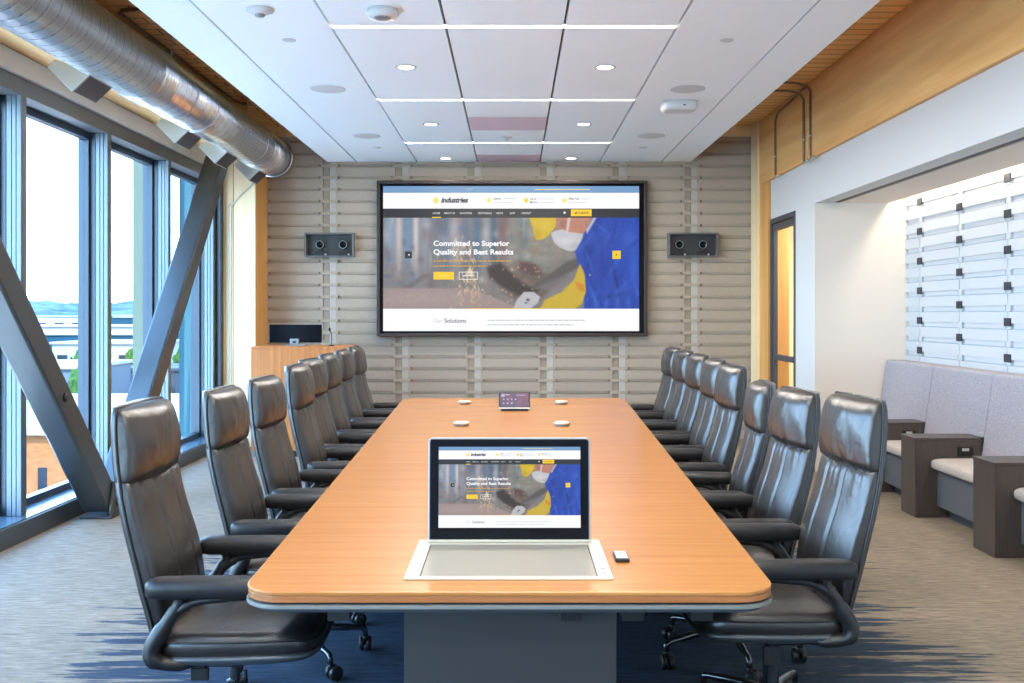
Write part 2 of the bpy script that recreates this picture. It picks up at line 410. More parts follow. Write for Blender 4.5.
# rear and outer closure
o = bx('wall_rear', -3.6, 5.0, Y0-0.15, Y0, 0, ZD, M['white']); struct(o)
o = bx('wall_corridor', 4.35, 4.5, 8.9, 12.2, 0, ZD, M['glulam_v']); struct(o)
o = bx('wall_corridor_end', 3.0, 4.5, 12.0, 12.2, 0, ZD, M['pale_lit_wood']); struct(o)
o = bx('wall_corridor_side', 3.80, 4.35, 8.9, 9.0, 0, ZD, M['white']); struct(o)
o = bx('ceiling_corridor', 2.94, 4.35, 9.0, 12.0, 2.7, 2.8, M['white']); struct(o)
o = bx('floor_corridor', 5.0-2.2, 4.5, YB, 12.2, -0.2, 0, M['carpet']); struct(o)
o = bx('wall_outer', 3.80, 3.9, Y0, 8.9, 0, ZD, M['white']); struct(o)

# glass door
d = bpy.data.objects.new('door_1', None); C.objects.link(d); d.location = (XR, 9.51, 0); struct(d, 'dark framed glass door in the white wall')
bm = nb()
box(bm, -0.012, 0.12, 0, 0.035, 0, 2.485); box(bm, -0.012, 0.055, 0.855, 0.91, 0, 2.485); box(bm, -0.012, 0.12, 0.035, 0.855, 2.43, 2.485)
obj('door_frame', bm, M['doorframe'], d, 0.003)
bm = nb()
box(bm, 0.0, 0.04, 0.04, 0.08, 0.01, 2.42); box(bm, 0.0, 0.04, 0.785, 0.85, 0.01, 2.42)
box(bm, 0.0, 0.04, 0.08, 0.785, 2.35, 2.42); box(bm, 0.0, 0.04, 0.08, 0.785, 0.01, 0.25); box(bm, -0.005, 0.045, 0.08, 0.785, 0.97, 1.03)
obj('door_leaf', bm, M['doorframe'], d, 0.003)
bx('pane', 0.016, 0.022, 0.08, 0.785, 0.25, 2.35, M['glass'], d)

# ------------------------------------------------------------------ window wall
def window_wall():
    ym = [10.36-1.348*k for k in range(13)]
    bm = nb()   # kerb with its sill
    box(bm, -3.48, -3.15, Y0, 10.57, -0.2, 0.128)
    o = obj('sill_kerb', bm, M['kerb'], bevel=0.004); struct(o, 'dark kerb below the windows')
    bm = nb(); box(bm, -3.46, -3.17, Y0, 10.57, 0.128, 0.136); o = obj('window_sill', bm, M['sill']); struct(o, 'glossy sill')
    bm = nb(); box(bm, -3.5, XW, Y0, 10.57, 2.904, 3.017); o = obj('window_head', bm, M['framegrey'], bevel=0.003); struct(o)
    bm = nb(); box(bm, -3.5, -3.2, Y0, 10.57, 3.017, 3.156); o = obj('trim_4', bm, M['white'], bevel=0.003); struct(o)
    bm = nb(); box(bm, -3.6, -3.2, Y0, YB, 3.156, ZD); o = obj('trim_5', bm, M['framegrey']); struct(o)
    for k in range(len(ym)-1):
        ya, yb = ym[k+1], ym[k]
        w = bpy.data.objects.new('window_%d' % (k+1), None); C.objects.link(w); w.location = (XW, yb, 0); struct(w, 'tall window pane in a blue-grey frame')
        W = yb-ya
        bm = nb()   # ribbed mullion at the far side
        box(bm, -0.10, 0.0, 0.0, 0.06, 0.137, 2.904, 1)
        for a, c_, mi in ((-0.002, -0.032, 0), (-0.036, -0.062, 0), (-0.066, -0.098, 0)): box(bm, c_, a, -0.010, 0.0, 0.137, 2.904, mi)
        box(bm, -0.24, -0.10, -0.01, 0.05, 0.137, 2.904, 2)
        obj('mullion', bm, [M['alu_lt'], M['framegrey'], M['framedark']], w, 0.002)
        bm = nb()
        x0, x1 = -0.21, -0.14
        box(bm, x0, x1, -W+0.06, -0.01, 0.137, 0.185); box(bm, x0, x1, -W+0.06, -0.01, 2.85, 2.904)
        box(bm, x0, x1, -W+0.055, -W+0.085, 0.185, 2.85); box(bm, x0, x1, -0.04, -0.01, 0.185, 2.85)
        obj('window_frame', bm, M['framedark'], w, 0.003)
        bx('pane', -0.18, -0.172, -W+0.085, -0.04, 0.185, 2.85, M['glass'], w)
window_wall()
# short closing post by the timber column
o = bx('trim_6', -3.40, -3.18, 10.43, 10.545, 0.137, 2.904, M['framedark']); struct(o)

# ------------------------------------------------------------------ V-brace
vb = thing('steel_brace', 'dark steel V-shaped brace standing on the floor in front of the windows', 'brace', (-2.99, 7.06, 0))
def brace(p0, p1, w, bolts):
    p0, p1 = Vector(p0), Vector(p1); t = (p1-p0); Ln = t.length; t.normalize(); off = Vector((-2.99, 7.06, 0))
    bm = nb(); box(bm, -w/2, w/2, -w/2, w/2, 0, Ln)
    o = obj('diagonal', bm, M['steel'], vb, 0.018)
    ang = math.atan2(t.y, t.z); o.rotation_euler = (-ang, 0, 0); o.location = p0-off
    for h in bolts:
        bm = nb(); lathe(bm, [(0.0, 0), (0.03, 0.001), (0.03, 0.012), (0.018, 0.018), (0, 0.018)], 14, (w/2, 0.0, h), 0, 'x')
        obj('bolt', bm, M['bolt'], o, smooth=False)
brace((-2.99, 6.96, 0.10), (-2.99, 4.30, 3.0), 0.19, (1.12,))
brace((-2.99, 7.16, 0.10), (-2.99, 9.70, 3.0), 0.19, ())
bm = nb()
prism(bm, [(-0.20, 0.0), (0.20, 0.0), (0.20, 0.06), (0.14, 0.26), (-0.14, 0.26), (-0.20, 0.06)], 'x', 0.10, 0.118)
box(bm, -0.10, 0.13, -0.22, 0.22, 0, 0.015)
fp = obj('foot_plate', bm, M['steel'], vb, bevel=0.003)
for (y, z) in ((-0.10, 0.1), (0, 0.1), (0.10, 0.1), (-0.06, 0.19), (0.06, 0.19)):
    bm = nb(); lathe(bm, [(0, 0), (0.024, 0.001), (0.024, 0.02), (0, 0.021)], 6, (0.118, y, z), 0, 'x'); obj('bolt', bm, M['bolt'], fp, smooth=False)

# ------------------------------------------------------------------ duct with diffusers
DX, DZ, DR = -2.60, 3.156, 0.2
t = thing('spiral_duct', 'long round galvanised duct hanging above the windows', 'duct', (DX, 0, DZ))
def duct_seg(y0, y1, r, pitch=0.115):
    bm = nb(); k = 40
    lathe(bm, [(r, y0), (r, y1)], k, (0,0,0), 0, 'y', True)
    # helical lock seam
    nturn = (y1-y0)/pitch; pts = []
    steps = int(nturn*24)
    for i in range(steps+1):
        a = 2*PI*i/24; pts.append((math.cos(a)*(r+0.0005), y0+(y1-y0)*i/steps, math.sin(a)*(r+0.0005)))
    tube(bm, pts, 0.0016, 5, 1)
    return obj('duct_pipe', bm, [M['duct'], M['ductseam']], t)
duct_seg(Y0, 6.70, DR+0.004); duct_seg(6.85, 9.72, DR); duct_seg(9.80, 10.38, DR+0.003)
def collar(y, wd, r):
    bm = nb()
    pr = [(r-0.006, y), (r+0.006, y+0.004)]
    for j in range(5):
        a = y+wd*(j+0.2)/5; pr += [(r+0.004, a), (r+0.011, a+wd*0.04), (r+0.011, a+wd*0.1), (r+0.004, a+wd*0.14)]
    pr += [(r+0.006, y+wd-0.004), (r-0.006, y+wd)]
    lathe(bm, pr, 40, (0,0,0), 0, 'y'); obj('collar', bm, M['duct'], t)
collar(6.64, 0.24, DR+0.006); collar(9.70, 0.11, DR+0.004); collar(7.82, 0.03, DR+0.001)
bm = nb(); lathe(bm, [(DR+0.012, 10.36), (DR+0.02, 10.365), (DR+0.02, 10.39), (DR-0.002, 10.395), (0.0, 10.36)], 40, (0,0,0), 0, 'y'); obj('end_cap', bm, M['duct'], t)
for y in (4.2, 7.3, 9.4):
    bm = nb(); lathe(bm, [(DR+0.006, y), (DR+0.009, y+0.002), (DR+0.009, y+0.022), (DR+0.006, y+0.024)], 40, (0,0,0), 0, 'y')
    tube(bm, [(0, y+0.012, DR), (0, y+0.012, ZD-DZ-0.001)], 0.006, 8)
    obj('hanger', bm, M['duct'], t)
for i, y in enumerate((5.98, 7.80, 8.85, 9.98)):
    ln = 0.34 if i < 3 else 0.3
    bm = nb(); prism(bm, [(-2.748-DX, 2.847-DZ), (-2.634-DX, 2.956-DZ), (-2.70-DX, 2.985-DZ), (-2.80-DX, 3.03-DZ), (-2.858-DX, 3.053-DZ), (-2.904-DX, 3.004-DZ)], 'y', y, y+ln)
    h_ = obj('air_outlet', bm, M['galv'], t, 0.003)
    bm = nb()
    A, B_ = Vector((-2.748-DX, y, 2.847-DZ)), Vector((-2.634-DX, y, 2.956-DZ)); nrm = Vector((1, 0, -1)).normalized()*0.003
    P_ = [A+nrm+(B_-A)*0.06, B_+nrm-(B_-A)*0.06]
    vv = [bm.verts.new(p) for p in (P_[0]+Vector((0,.012,0)), P_[1]+Vector((0,.012,0)), P_[1]+Vector((0,ln-.012,0)), P_[0]+Vector((0,ln-.012,0)))]
    f_ = bm.faces.new(vv); bmesh.ops.solidify(bm, geom=[f_], thickness=0.002)
    obj('grille', bm, M['outlet'], h_)

# conduits
def conduit(label, runs, r=0.011, m='copper', feet=()):
    for i, pts in enumerate(runs):
        bm = nb(); tube(bm, smooth_path(pts, 5), r, 8); o = tag(obj('conduit', bm, M[m]), label[i] if isinstance(label, list) else label, 'conduit')
        for y in feet[i:i+1]:
            bm = nb(); tube(bm, [(2.745, y, 2.9), (2.745, y-0.03, 2.885), (2.745, y-0.14, 2.895)], 0.011, 8); obj('elbow', bm, M['galv'], o)
            bm = nb(); box(bm, 2.733, 2.757, y-0.03, y+0.03, 3.1, 3.112); obj('clip', bm, M['galv'], o)
conduit(['metal conduit on the right beam, nearest of the three', 'metal conduit on the right beam, middle one of the three'], [
    [(2.745, 8.87, 2.90), (2.745, 8.87, 3.0), (2.745, 8.87, 3.45), (2.742, 8.87, 3.52), (2.68, 8.87, 3.575), (2.5, 8.87, 3.6), (1.9, 8.87, 3.6)],
    [(2.745, 9.07, 2.90), (2.745, 9.07, 3.0), (2.745, 9.07, 3.42), (2.742, 9.07, 3.49), (2.68, 9.07, 3.55), (2.5, 9.07, 3.57), (1.9, 9.07, 3.57)]], feet=(8.87, 9.07))
conduit('metal conduit on the right beam, farthest, close to the column', [
    [(2.745, 10.05, 2.92), (2.745, 10.05, 3.02), (2.745, 10.05, 3.42), (2.745, 10.02, 3.50), (2.745, 9.92, 3.545), (2.745, 9.6, 3.56), (2.745, 9.0, 3.59)]], feet=(10.05,))
conduit('thin grey conduit on the pale face of the left column', [
    [(-3.10, 10.535, 0.3), (-3.10, 10.535, 1.4), (-3.10, 10.535, 2.55), (-3.09, 10.535, 2.64), (-2.99, 10.535, 2.76), (-2.88, 10.535, 2.86), (-2.85, 10.535, 2.9)]], 0.010, 'galv')
conduit('metal conduit along the timber deck by the left beam', [
    [(-2.15, 6.72, 3.60), (-2.45, 6.72, 3.60), (-2.70, 6.74, 3.60), (-2.78, 6.82, 3.60), (-2.80, 7.1, 3.60), (-2.80, 9.4, 3.60), (-2.78, 9.7, 3.6), (-2.72, 9.8, 3.6)]], 0.014)

# ------------------------------------------------------------------ ceiling fittings
for i, y in enumerate(STRIPS[5:]):
    nm = ['nearest in view', 'middle one in view', 'farthest, closest to the screen'][i]
    q = thing('linear_light', 'glowing white linear light across the ceiling, ' + nm, 'ceiling light', (-0.05, y, ZC), 0, 'linear ceiling lights')
    bx('diffuser', -1.055, 1.045, -0.024, 0.024, 0.001, 0.008, M['glow'], q)
    bx('housing', -1.055, 1.045, -0.0275, 0.0275, 0.008, 0.05, M['alu_lt'], q)
for y in STRIPS[:5]:
    q = thing('linear_light', 'glowing white linear light out of view above and behind the camera', 'ceiling light', (-0.05, y, ZC), 0, 'linear ceiling lights behind the camera')
    bx('diffuser', -1.055, 1.045, -0.024, 0.024, 0.001, 0.008, M['glow'], q)
    bx('housing', -1.055, 1.045, -0.0275, 0.0275, 0.008, 0.05, M['alu_lt'], q)
def disc_thing(name, label, cat, x, y, prof, m, grp=None, inner=None, im=None, iname='lens'):
    q = thing(name, label, cat, (x, y, ZC), 0, grp)
    bm = nb(); lathe(bm, prof, 28); obj('trim_ring' if inner else 'body', bm, m, q)
    if inner: bm = nb(); lathe(bm, inner, 24); obj(iname, bm, im, q)
    return q
rows = ['nearest', 'middle', 'farthest']
for i, y in enumerate((6.80, 8.85, 10.8)):
    for x, s in ((-0.758, 'left'), (0.652, 'right')):
        disc_thing('downlight', 'round recessed downlight, %s in the %s row' % (rows[i], s), 'downlight', x, y,
                   [(0.058, -0.0005), (0.074, -0.0005), (0.076, -0.004), (0.06, -0.006), (0.058, -0.0005)], M['silver'], 'round downlights',
                   [(0, -0.0045), (0.057, -0.0045), (0.057, -0.0005), (0, -0.0005)], M['glow'])
for i, y in enumerate((7.47, 9.45)):
    for x, s in ((-1.44, 'left'), (1.36, 'right')):
        disc_thing('ceiling_speaker', 'flat round ceiling speaker grille, %s one on the %s' % (('nearer', 'farther')[i], s), 'speaker', x, y,
                   [(0.0, -0.004), (0.125, -0.004), (0.135, -0.002), (0.135, -0.0005), (0, -0.0005)], M['grille'], 'ceiling speakers')
for i, y in enumerate((6.13, 10.1)):
    for x, s in ((-1.43, 'left'), (1.366, 'right')):
        disc_thing('sprinkler_cover', 'small round sprinkler cover plate, %s one on the %s' % (('nearer', 'farther')[i], s), 'sprinkler', x, y,
                   [(0.0, -0.005), (0.038, -0.005), (0.044, -0.001), (0.044, -0.0005), (0, -0.0005)], M['grille'], 'sprinkler cover plates')
disc_thing('smoke_detector', 'white round smoke detector at the top left of the ceiling', 'smoke detector', -1.45, 5.5,
           [(0.075, -0.0005), (0.075, -0.014), (0.06, -0.02), (0.034, -0.034), (0, -0.036)], M['white'], None,
           [(0.03, -0.034), (0.026, -0.044), (0, -0.045)], M['alu'], 'sensor')
disc_thing('motion_sensor', 'white round ceiling sensor near the first linear light', 'sensor', -0.75, 5.52,
           [(0.0, -0.0005), (0.09, -0.0005), (0.092, -0.03), (0.08, -0.045), (0, -0.047)], M['white'], None,
           [(0.05, -0.046), (0.035, -0.054), (0, -0.055)], M['alu'], 'lens')
disc_thing('fire_sprinkler', 'small white sprinkler head between the mauve ceiling panels', 'sprinkler', -0.06, 9.5,
           [(0.0, -0.0005), (0.05, -0.0005), (0.048, -0.012), (0.02, -0.02), (0.018, -0.045), (0, -0.047)], M['white'])
bm = nb()
rs = []
for h, s in ((-0.0005, 1.0), (-0.055, 1.0), (-0.072, 0.93), (-0.08, 0.8)):
    rs.append([(0.145*s*math.copysign(abs(math.cos(a))**0.45, math.cos(a)), 0.10*s*math.copysign(abs(math.sin(a))**0.45, math.sin(a)), h) for a in [2*PI*k/36 for k in range(36)]])
rings(bm, rs)
q = thing('wireless_access_point', 'white rounded box fixed under the ceiling right of the lights', 'access point', (1.37, 7.93, ZC)); obj('body', bm, M['white'], q)
bx('status_lens', 0.02, 0.04, -0.101, -0.0995, -0.05, -0.04, M['dark'], q)
for (ya, yb, nm) in ((8.54, 9.14, 'nearer one'), (10.56, 11.04, 'far one against the felt wall')):
    o = tag(bx('ceiling_panel', -0.403, 0.304, ya, yb, ZC-0.004, ZC-0.0005, M['mauve'], bevel=0.001), 'mauve rectangular ceiling panel, ' + nm, 'ceiling panel', 'mauve ceiling panels')

# ------------------------------------------------------------------ web page picture for the two screens
PX0, PX1, PY0, PY1 = 383.2, 639.2, 186.3, 331.2        # the page as measured on the big screen
def paint():
    NXg, NYg = 330, 118
    x = np.linspace(PX0, PX1, NXg); y = np.linspace(217.8, 309, NYg)
    X, Y = np.meshgrid(x, y); img = np.zeros((NYg, NXg, 3)); img[:] = np.array([128,122,120])
    def sstep(v): v = np.clip(v, 0, 1); return v*v*(3-2*v)
    def blob(cx, cy, rx, ry, c, a=1.0, ang=0):
        ca, sa = math.cos(ang), math.sin(ang); u = ((X-cx)*ca+(Y-cy)*sa)/rx; w = (-(X-cx)*sa+(Y-cy)*ca)/ry
        m_ = np.exp(-(u*u+w*w))*a; img[:] = img*(1-m_[...,None]) + np.array(c)*m_[...,None]
    def poly(pts, c, soft=0.8, a=1.0):
        inside = np.zeros(X.shape, bool); dist = np.full(X.shape, 1e9); k = len(pts)
        for i in range(k):
            (x1, y1), (x2, y2) = pts[i], pts[(i+1) % k]
            cond = ((y1 > Y) != (y2 > Y)) & (X < (x2-x1)*(Y-y1)/((y2-y1) if y2 != y1 else 1e-9)+x1); inside ^= cond
            dx, dy = x2-x1, y2-y1; t_ = np.clip(((X-x1)*dx+(Y-y1)*dy)/(dx*dx+dy*dy+1e-9), 0, 1)
            dist = np.minimum(dist, np.hypot(X-x1-t_*dx, Y-y1-t_*dy))
        m_ = sstep(0.5 + np.where(inside, dist, -dist)/(2*soft))*a
        img[:] = img*(1-m_[...,None]) + np.array(c)*m_[...,None]
    # blurred workshop
    for (cx, w, c) in ((390,6,(140,165,195)), (399,5,(205,200,205)), (408,5,(110,150,195)), (416,4,(215,212,218)), (425,6,(150,160,180)), (436,6,(120,130,145)),
                       (446,5,(90,110,140)), (456,7,(165,165,175)), (466,5,(100,115,140)), (477,5,(70,110,150)), (486,5,(140,150,165)), (494,4,(60,90,120)),
                       (503,6,(120,95,100)), (514,6,(130,130,125)), (524,5,(80,110,115)), (536,9,(130,125,110))):
        blob(cx, 232, w*0.8, 40, c, 0.85)
    for i in range(60):
        r_ = random.Random(i*7+1); blob(r_.uniform(383,530), r_.uniform(218,285), r_.uniform(1.5,5), r_.uniform(2,9),
            [(90,130,180),(200,200,205),(90,80,80),(150,110,100),(60,80,110)][r_.randrange(5)], 0.35)
    poly([(383,288.5),(470,288.5),(500,300),(520,309),(383,309)], (158,140,136), 1.2)
    blob(420, 298, 50, 8, (176,160,156), 0.5)
    blob(540, 262, 26, 20, (132,138,130), 0.6); blob(560, 240, 9, 18, (165,135,120), 0.5)
    poly([(495,275),(515,262),(530,262),(542,272),(560,280),(540,300),(515,300),(500,290)], (98,84,78), 3, 0.8)
    for i in range(90):
        r_ = random.Random(i*11+3); blob(r_.uniform(500,582), r_.uniform(222,300), r_.uniform(1.5,6), r_.uniform(1.5,6),
            [(150,150,140),(120,128,120),(150,120,105),(110,100,98),(170,165,160)][r_.randrange(5)], 0.4)
    # angle grinder body and dark tools
    poly([(487,268),(500,262),(522,283),(538,290),(532,300),(510,292),(490,278)], (66,58,56), 3.0)
    poly([(519,261),(536,265),(541,273),(533,276),(520,270)], (96,74,70), 3.0)
    poly([(531,288),(566,262),(578,258),(580,266),(560,282),(546,292)], (92,88,88), 2.0)
    poly([(536,288),(580,268),(574,280),(552,292)], (126,118,122), 2.5, 0.7)
    poly([(402,288),(424,274),(430,275),(412,288)], (118,112,110), 1.0)
    # sparks
    for i in range(150):
        r_ = random.Random(i*13+5); a = r_.gauss(PI/2, 0.55); ln = abs(r_.gauss(0, 14)); cx, cy = 470+ln*math.cos(a)*0.9, 268+abs(ln*math.sin(a))*1.6
        if r_.random() < 0.35: cy = 262-ln*0.9; cx = 462+r_.gauss(0, 9)
        blob(cx, cy, 0.45, r_.uniform(1, 3.5), r_.choice([(235,200,140),(220,170,110),(250,230,190)]), 0.75, r_.gauss(0, 0.5))
    for i in range(25):
        r_ = random.Random(i*3+900); blob(r_.uniform(480,540), r_.uniform(262,305), 0.9, 0.9, (230,190,150), 0.6)
    # worker: yellow hood, face with dust mask, blue jacket, yellow sleeve, glove
    poly([(529,217),(563,217),(559,222),(553,230),(549,235),(544,239),(539,240.5),(536,239.5),(534,235),(533,229),(531,223)], (206,176,40), 1.0)
    blob(546, 226, 8, 5, (226,198,70), 0.5); blob(538, 234, 3, 5, (176,140,30), 0.5)
    poly([(556,217),(592,217),(586,232),(575,238),(561,233),(556,226)], (186,130,110), 0.8)
    blob(562, 224, 4, 5, (120,90,85), 0.5)
    poly([(551,233),(556,230.5),(563,229.5),(569,232),(576,233),(583,234),(583,240),(580,246),(576,250),(571,251.5),(565,250),(559,247),(554,242),(552,237)], (192,192,198), 1.0)
    blob(566, 241, 9, 3, (214,214,218), 0.6); blob(575, 246, 4, 3, (160,162,170), 0.5)
    poly([(568,217),(571,217),(568,234),(566,232)], (210,205,205), 0.5, 0.8)
    poly([(594,217),(640,217),(640,310),(584,310),(584,292),(580,272),(575,252),(582,240),(586,230)], (42,74,172), 0.8)
    for (cx, cy, rx, ry, c, a, g) in ((590,262,5,16,(26,52,140),.7,.1), (606,236,10,4,(60,98,198),.5,-.6), (604,270,7,14,(34,60,150),.6,0), (622,290,6,12,(56,96,196),.5,.2),
        (630,238,8,10,(70,112,206),.5,0), (597,225,3,8,(28,52,140),.7,.5), (634,268,5,16,(64,110,206),.5,0), (616,278,2,16,(24,40,110),.7,-.2), (612,296,12,2,(26,40,110),.6,-.2),
        (586,250,3,9,(20,44,130),.7,-.2)): blob(cx, cy, rx, ry, c, a, g)
    for i in range(26):
        r_ = random.Random(i*17+2); blob(r_.uniform(584,639), r_.uniform(220,300), r_.uniform(1,2.2), r_.uniform(5,14), [(72,112,212),(28,50,138),(50,84,186)][i%3], 0.45, r_.uniform(-0.9,0.9))
    for i in range(9): blob(590+i*5.5, 303, 1.4, 7, (70,112,210) if i % 2 else (30,54,140), 0.5)
    poly([(586,230),(594,217),(597,217),(587,234)], (215,205,210), 0.5, 0.8)
    poly([(580,264),(583,270),(585,276),(586,292),(582,304),(575,309),(540,309),(545,300),(562,292),(574,280)], (200,172,58), 0.8)
    poly([(575,282),(584,284),(585,292),(578,290)], (206,130,50), 1.0, 0.8)
    poly([(517,300),(524,292),(534,292),(540,297),(538,303),(530,309),(513,309)], (186,184,190), 0.8)
    blob(528, 300, 1.6, 1.2, (40,40,44), 0.9); blob(526, 303, 1.4, 0.7, (50,50,54), 0.8)
    blob(590, 275, 0.9, 0.9, (220,200,180), 0.9)
    rg = np.random.RandomState(3); nzz = rg.normal(0, 2.5, img.shape[:2]+(1,)); nzz = (nzz+np.roll(nzz,1,0)+np.roll(nzz,1,1)+np.roll(nzz,-1,0))/2.2; img += nzz
    return x, y, np.clip(img, 0, 255)
def to_lin(a): a = a/255.0; return np.where(a <= 0.04045, a/12.92, ((a+0.055)/1.055)**2.4)
SCR = 0.51
def screen_mat(name, col=None):
    m = bpy.data.materials.new(name); m.use_nodes = True; b_ = m.node_tree.nodes['Principled BSDF']
    b_.inputs['Base Color'].default_value = (0.01, 0.01, 0.01, 1); b_.inputs['Roughness'].default_value = 0.24; b_.inputs['Specular IOR Level'].default_value = 0.2
    b_.inputs['Emission Strength'].default_value = SCR
    if col: b_.inputs['Emission Color'].default_value = col
    else:
        a = m.node_tree.nodes.new('ShaderNodeVertexColor'); a.layer_name = 'Col'; m.node_tree.links.new(a.outputs[0], b_.inputs['Emission Color'])
    return m
PM = [screen_mat('page_picture'), screen_mat('page_white', L(250,250,252)), screen_mat('page_blue', L(118,158,200)), screen_mat('page_dark', L(52,54,58)),
      screen_mat('page_yellow', L(250,206,46)), screen_mat('page_text_dark', L(56,60,72)), screen_mat('page_text_grey', L(186,188,194)), screen_mat('page_pale_yellow', L(246,226,120)),
      screen_mat('page_gold', L(212,160,60))]
def text_mesh(s, bold=0.0, shear=0.0):
    cu = bpy.data.curves.new('t', 'FONT'); cu.body = s; cu.size = 1.0; cu.offset = bold; cu.shear = shear; cu.resolution_u = 3
    ob = bpy.data.objects.new('t', cu); C.objects.link(ob); bpy.context.view_layer.update()
    me = bpy.data.meshes.new_from_object(ob.evaluated_get(bpy.context.evaluated_depsgraph_get()))
    vs_ = [tuple(v_.co) for v_ in me.vertices]; fs_ = [tuple(p.vertices) for p in me.polygons]
    bpy.data.objects.remove(ob); bpy.data.curves.remove(cu); bpy.data.meshes.remove(me); return vs_, fs_
def page_mesh(wid):
    """the web page, x across, z up, facing -y, `wid` metres wide, centred"""
    S = wid/(PX1-PX0); cx, cy = (PX0+PX1)/2, (PY0+PY1)/2
    V, Fc, Mi = [], [], []
    def add(vv, ff, mi): k = len(V); V.extend(vv); Fc.extend([tuple(i+k for i in f_) for f_ in ff]); Mi.extend([mi]*len(ff))
    lay = wid*0.00035
    def T(px, py, d): return ((px-cx)*S, -d*lay, (cy-py)*S)
    def R(x0, y0, x1, y1, mi, d=1): add([T(x0,y1,d),T(x1,y1,d),T(x1,y0,d),T(x0,y0,d)], [(0,1,2,3)], mi)
    def circ(px, py, r, mi, d=2): add([T(px+r*math.cos(a), py-r*math.sin(a), d) for a in [2*PI*k/16 for k in range(16)]], [tuple(range(16))], mi)
    def txt(s, x0, x1, base, cap, mi, bold=0.0, shear=0.0, d=3):
        vv, ff = text_mesh(s, bold, shear)
        if not vv: return
        xa, xb = min(v_[0] for v_ in vv), max(v_[0] for v_ in vv); sc = cap/0.70
        fx = (x1-x0)/(xb-xa)
        add([T(x0+(v_[0]-xa)*fx, base-v_[1]*sc, d) for v_ in vv], ff, mi)
    gx, gy, img = paint(); k0 = 0
    ny, nx = len(gy), len(gx)
    add([T(a, b_, 0) for b_ in gy for a in gx], [(j*nx+i, (j+1)*nx+i, (j+1)*nx+i+1, j*nx+i+1) for j in range(ny-1) for i in range(nx-1)], 0)
    R(PX0, PY0, PX1, 193, 2); R(PX0, 193, PX1, 208.7, 1); R(PX0, 208.7, PX1, 217.9, 3); R(PX0, 308.9, PX1, PY1, 1)
    R(470, 308.5, 542, 309.2, 4, 2)
    circ(436, 200.6, 3.1, 7); txt('industries', 441, 468.5, 202.6, 5.0, 5, 0.05, 0.3)
    for px_, col_ in ((489, 7), (526.3, 4), (564.6, 7)): circ(px_, 200.5, 2.4, col_)
    txt('Address', 493.5, 501, 199.8, 1.9, 5, 0.02); R(503, 198.6, 517, 199.3, 6, 2); R(493.5, 202.0, 514, 202.6, 6, 2)
    txt('Call Us', 530, 536.5, 200.0, 1.9, 5, 0.02); txt('Mail Us', 530, 537, 203.2, 1.9, 5, 0.02); R(538.5, 198.8, 555, 199.4, 6, 2); R(538.5, 202, 555, 202.6, 6, 2)
    txt('Office Time', 568.5, 579.5, 199.8, 1.9, 5, 0.02); R(581, 198.8, 589, 199.4, 6, 2); R(568.5, 202, 586, 202.6, 6, 2)
    for s, a, c_ in (('HOME',433,440), ('ABOUT US',444,455), ('SOLUTIONS',460,472), ('TESTIMONIALS',478,492), ('NEWS',496.5,503), ('SHOP',510,515), ('CONTACT',521.5,531)):
        txt(s, a, c_, 214.2, 1.8, 1, 0.0)
    R(432, 217.0, 441, 218.0, 4, 2); circ(564.6, 212.8, 1.1, 1)
    R(571, 209.6, 591.7, 216.3, 4, 2); txt('GET A QUOTE', 574.5, 588.5, 213.9, 1.9, 3, 0.03)
    R(465, 189.0, 473, 189.5, 6, 2); R(535, 189.2, 590, 189.9, 7, 2)
    txt('Committed to Superior', 433.5, 509.6, 245.9, 5.0, 1, 0.03); txt('Quality and Best Results', 433.5, 513.5, 254.5, 5.0, 1, 0.03)
    def words(x0, x1, y0, y1, mi, seed):
        r_ = random.Random(seed); x = x0
        while x < x1-0.8:
            w = min(r_.uniform(1.6, 6.0), x1-x); R(x, y0, x+w, y1, mi, 2); x += w+0.8
    words(433.5, 511, 260.6, 261.7, 8, 1); words(433.5, 486, 265.6, 266.7, 8, 2)
    R(433.5, 272, 454, 279.7, 4, 2); R(438, 275.6, 449, 276.2, 7, 3)
    for q in ((459,272,478,272.5), (459,279.2,478,279.7), (459,272,459.5,279.7), (477.5,272,478,279.7)): R(*q, 1, 2)
    R(462.5, 275.5, 474.5, 276.2, 1, 2)
    R(612.5, 250.9, 620.8, 259.1, 4, 2); add([T(616,253.9,3),T(616,256.1,3),T(617.6,255,3)], [(0,1,2)], 3)
    R(405, 251.5, 412, 258.5, 3, 0.5); add([T(409.6,253.9,3),T(409.6,256.1,3),T(408,255,3)], [(0,1,2)], 1)
    txt('Our ', 433.5, 442.6, 322.8, 4.2, 6, 0.0); txt('Solutions', 444.5, 466.3, 322.8, 4.2, 5, 0.01)
    words(487.5, 585, 319.9, 320.9, 6, 3); words(487.5, 573, 324.4, 325.4, 6, 4)
    me = bpy.data.meshes.new('web_page'); me.from_pydata(V, [], Fc)
    for m_ in PM: me.materials.append(m_)
    me.polygons.foreach_set('material_index', Mi)
    att = me.color_attributes.new('Col', 'FLOAT_COLOR', 'POINT')
    col = np.ones((len(V), 4)); col[:ny*nx, :3] = to_lin(img).reshape(-1, 3)
    att.data.foreach_set('color', col.ravel()); me.update(); return me
PAGE_W = 2.957
page = page_mesh(PAGE_W)

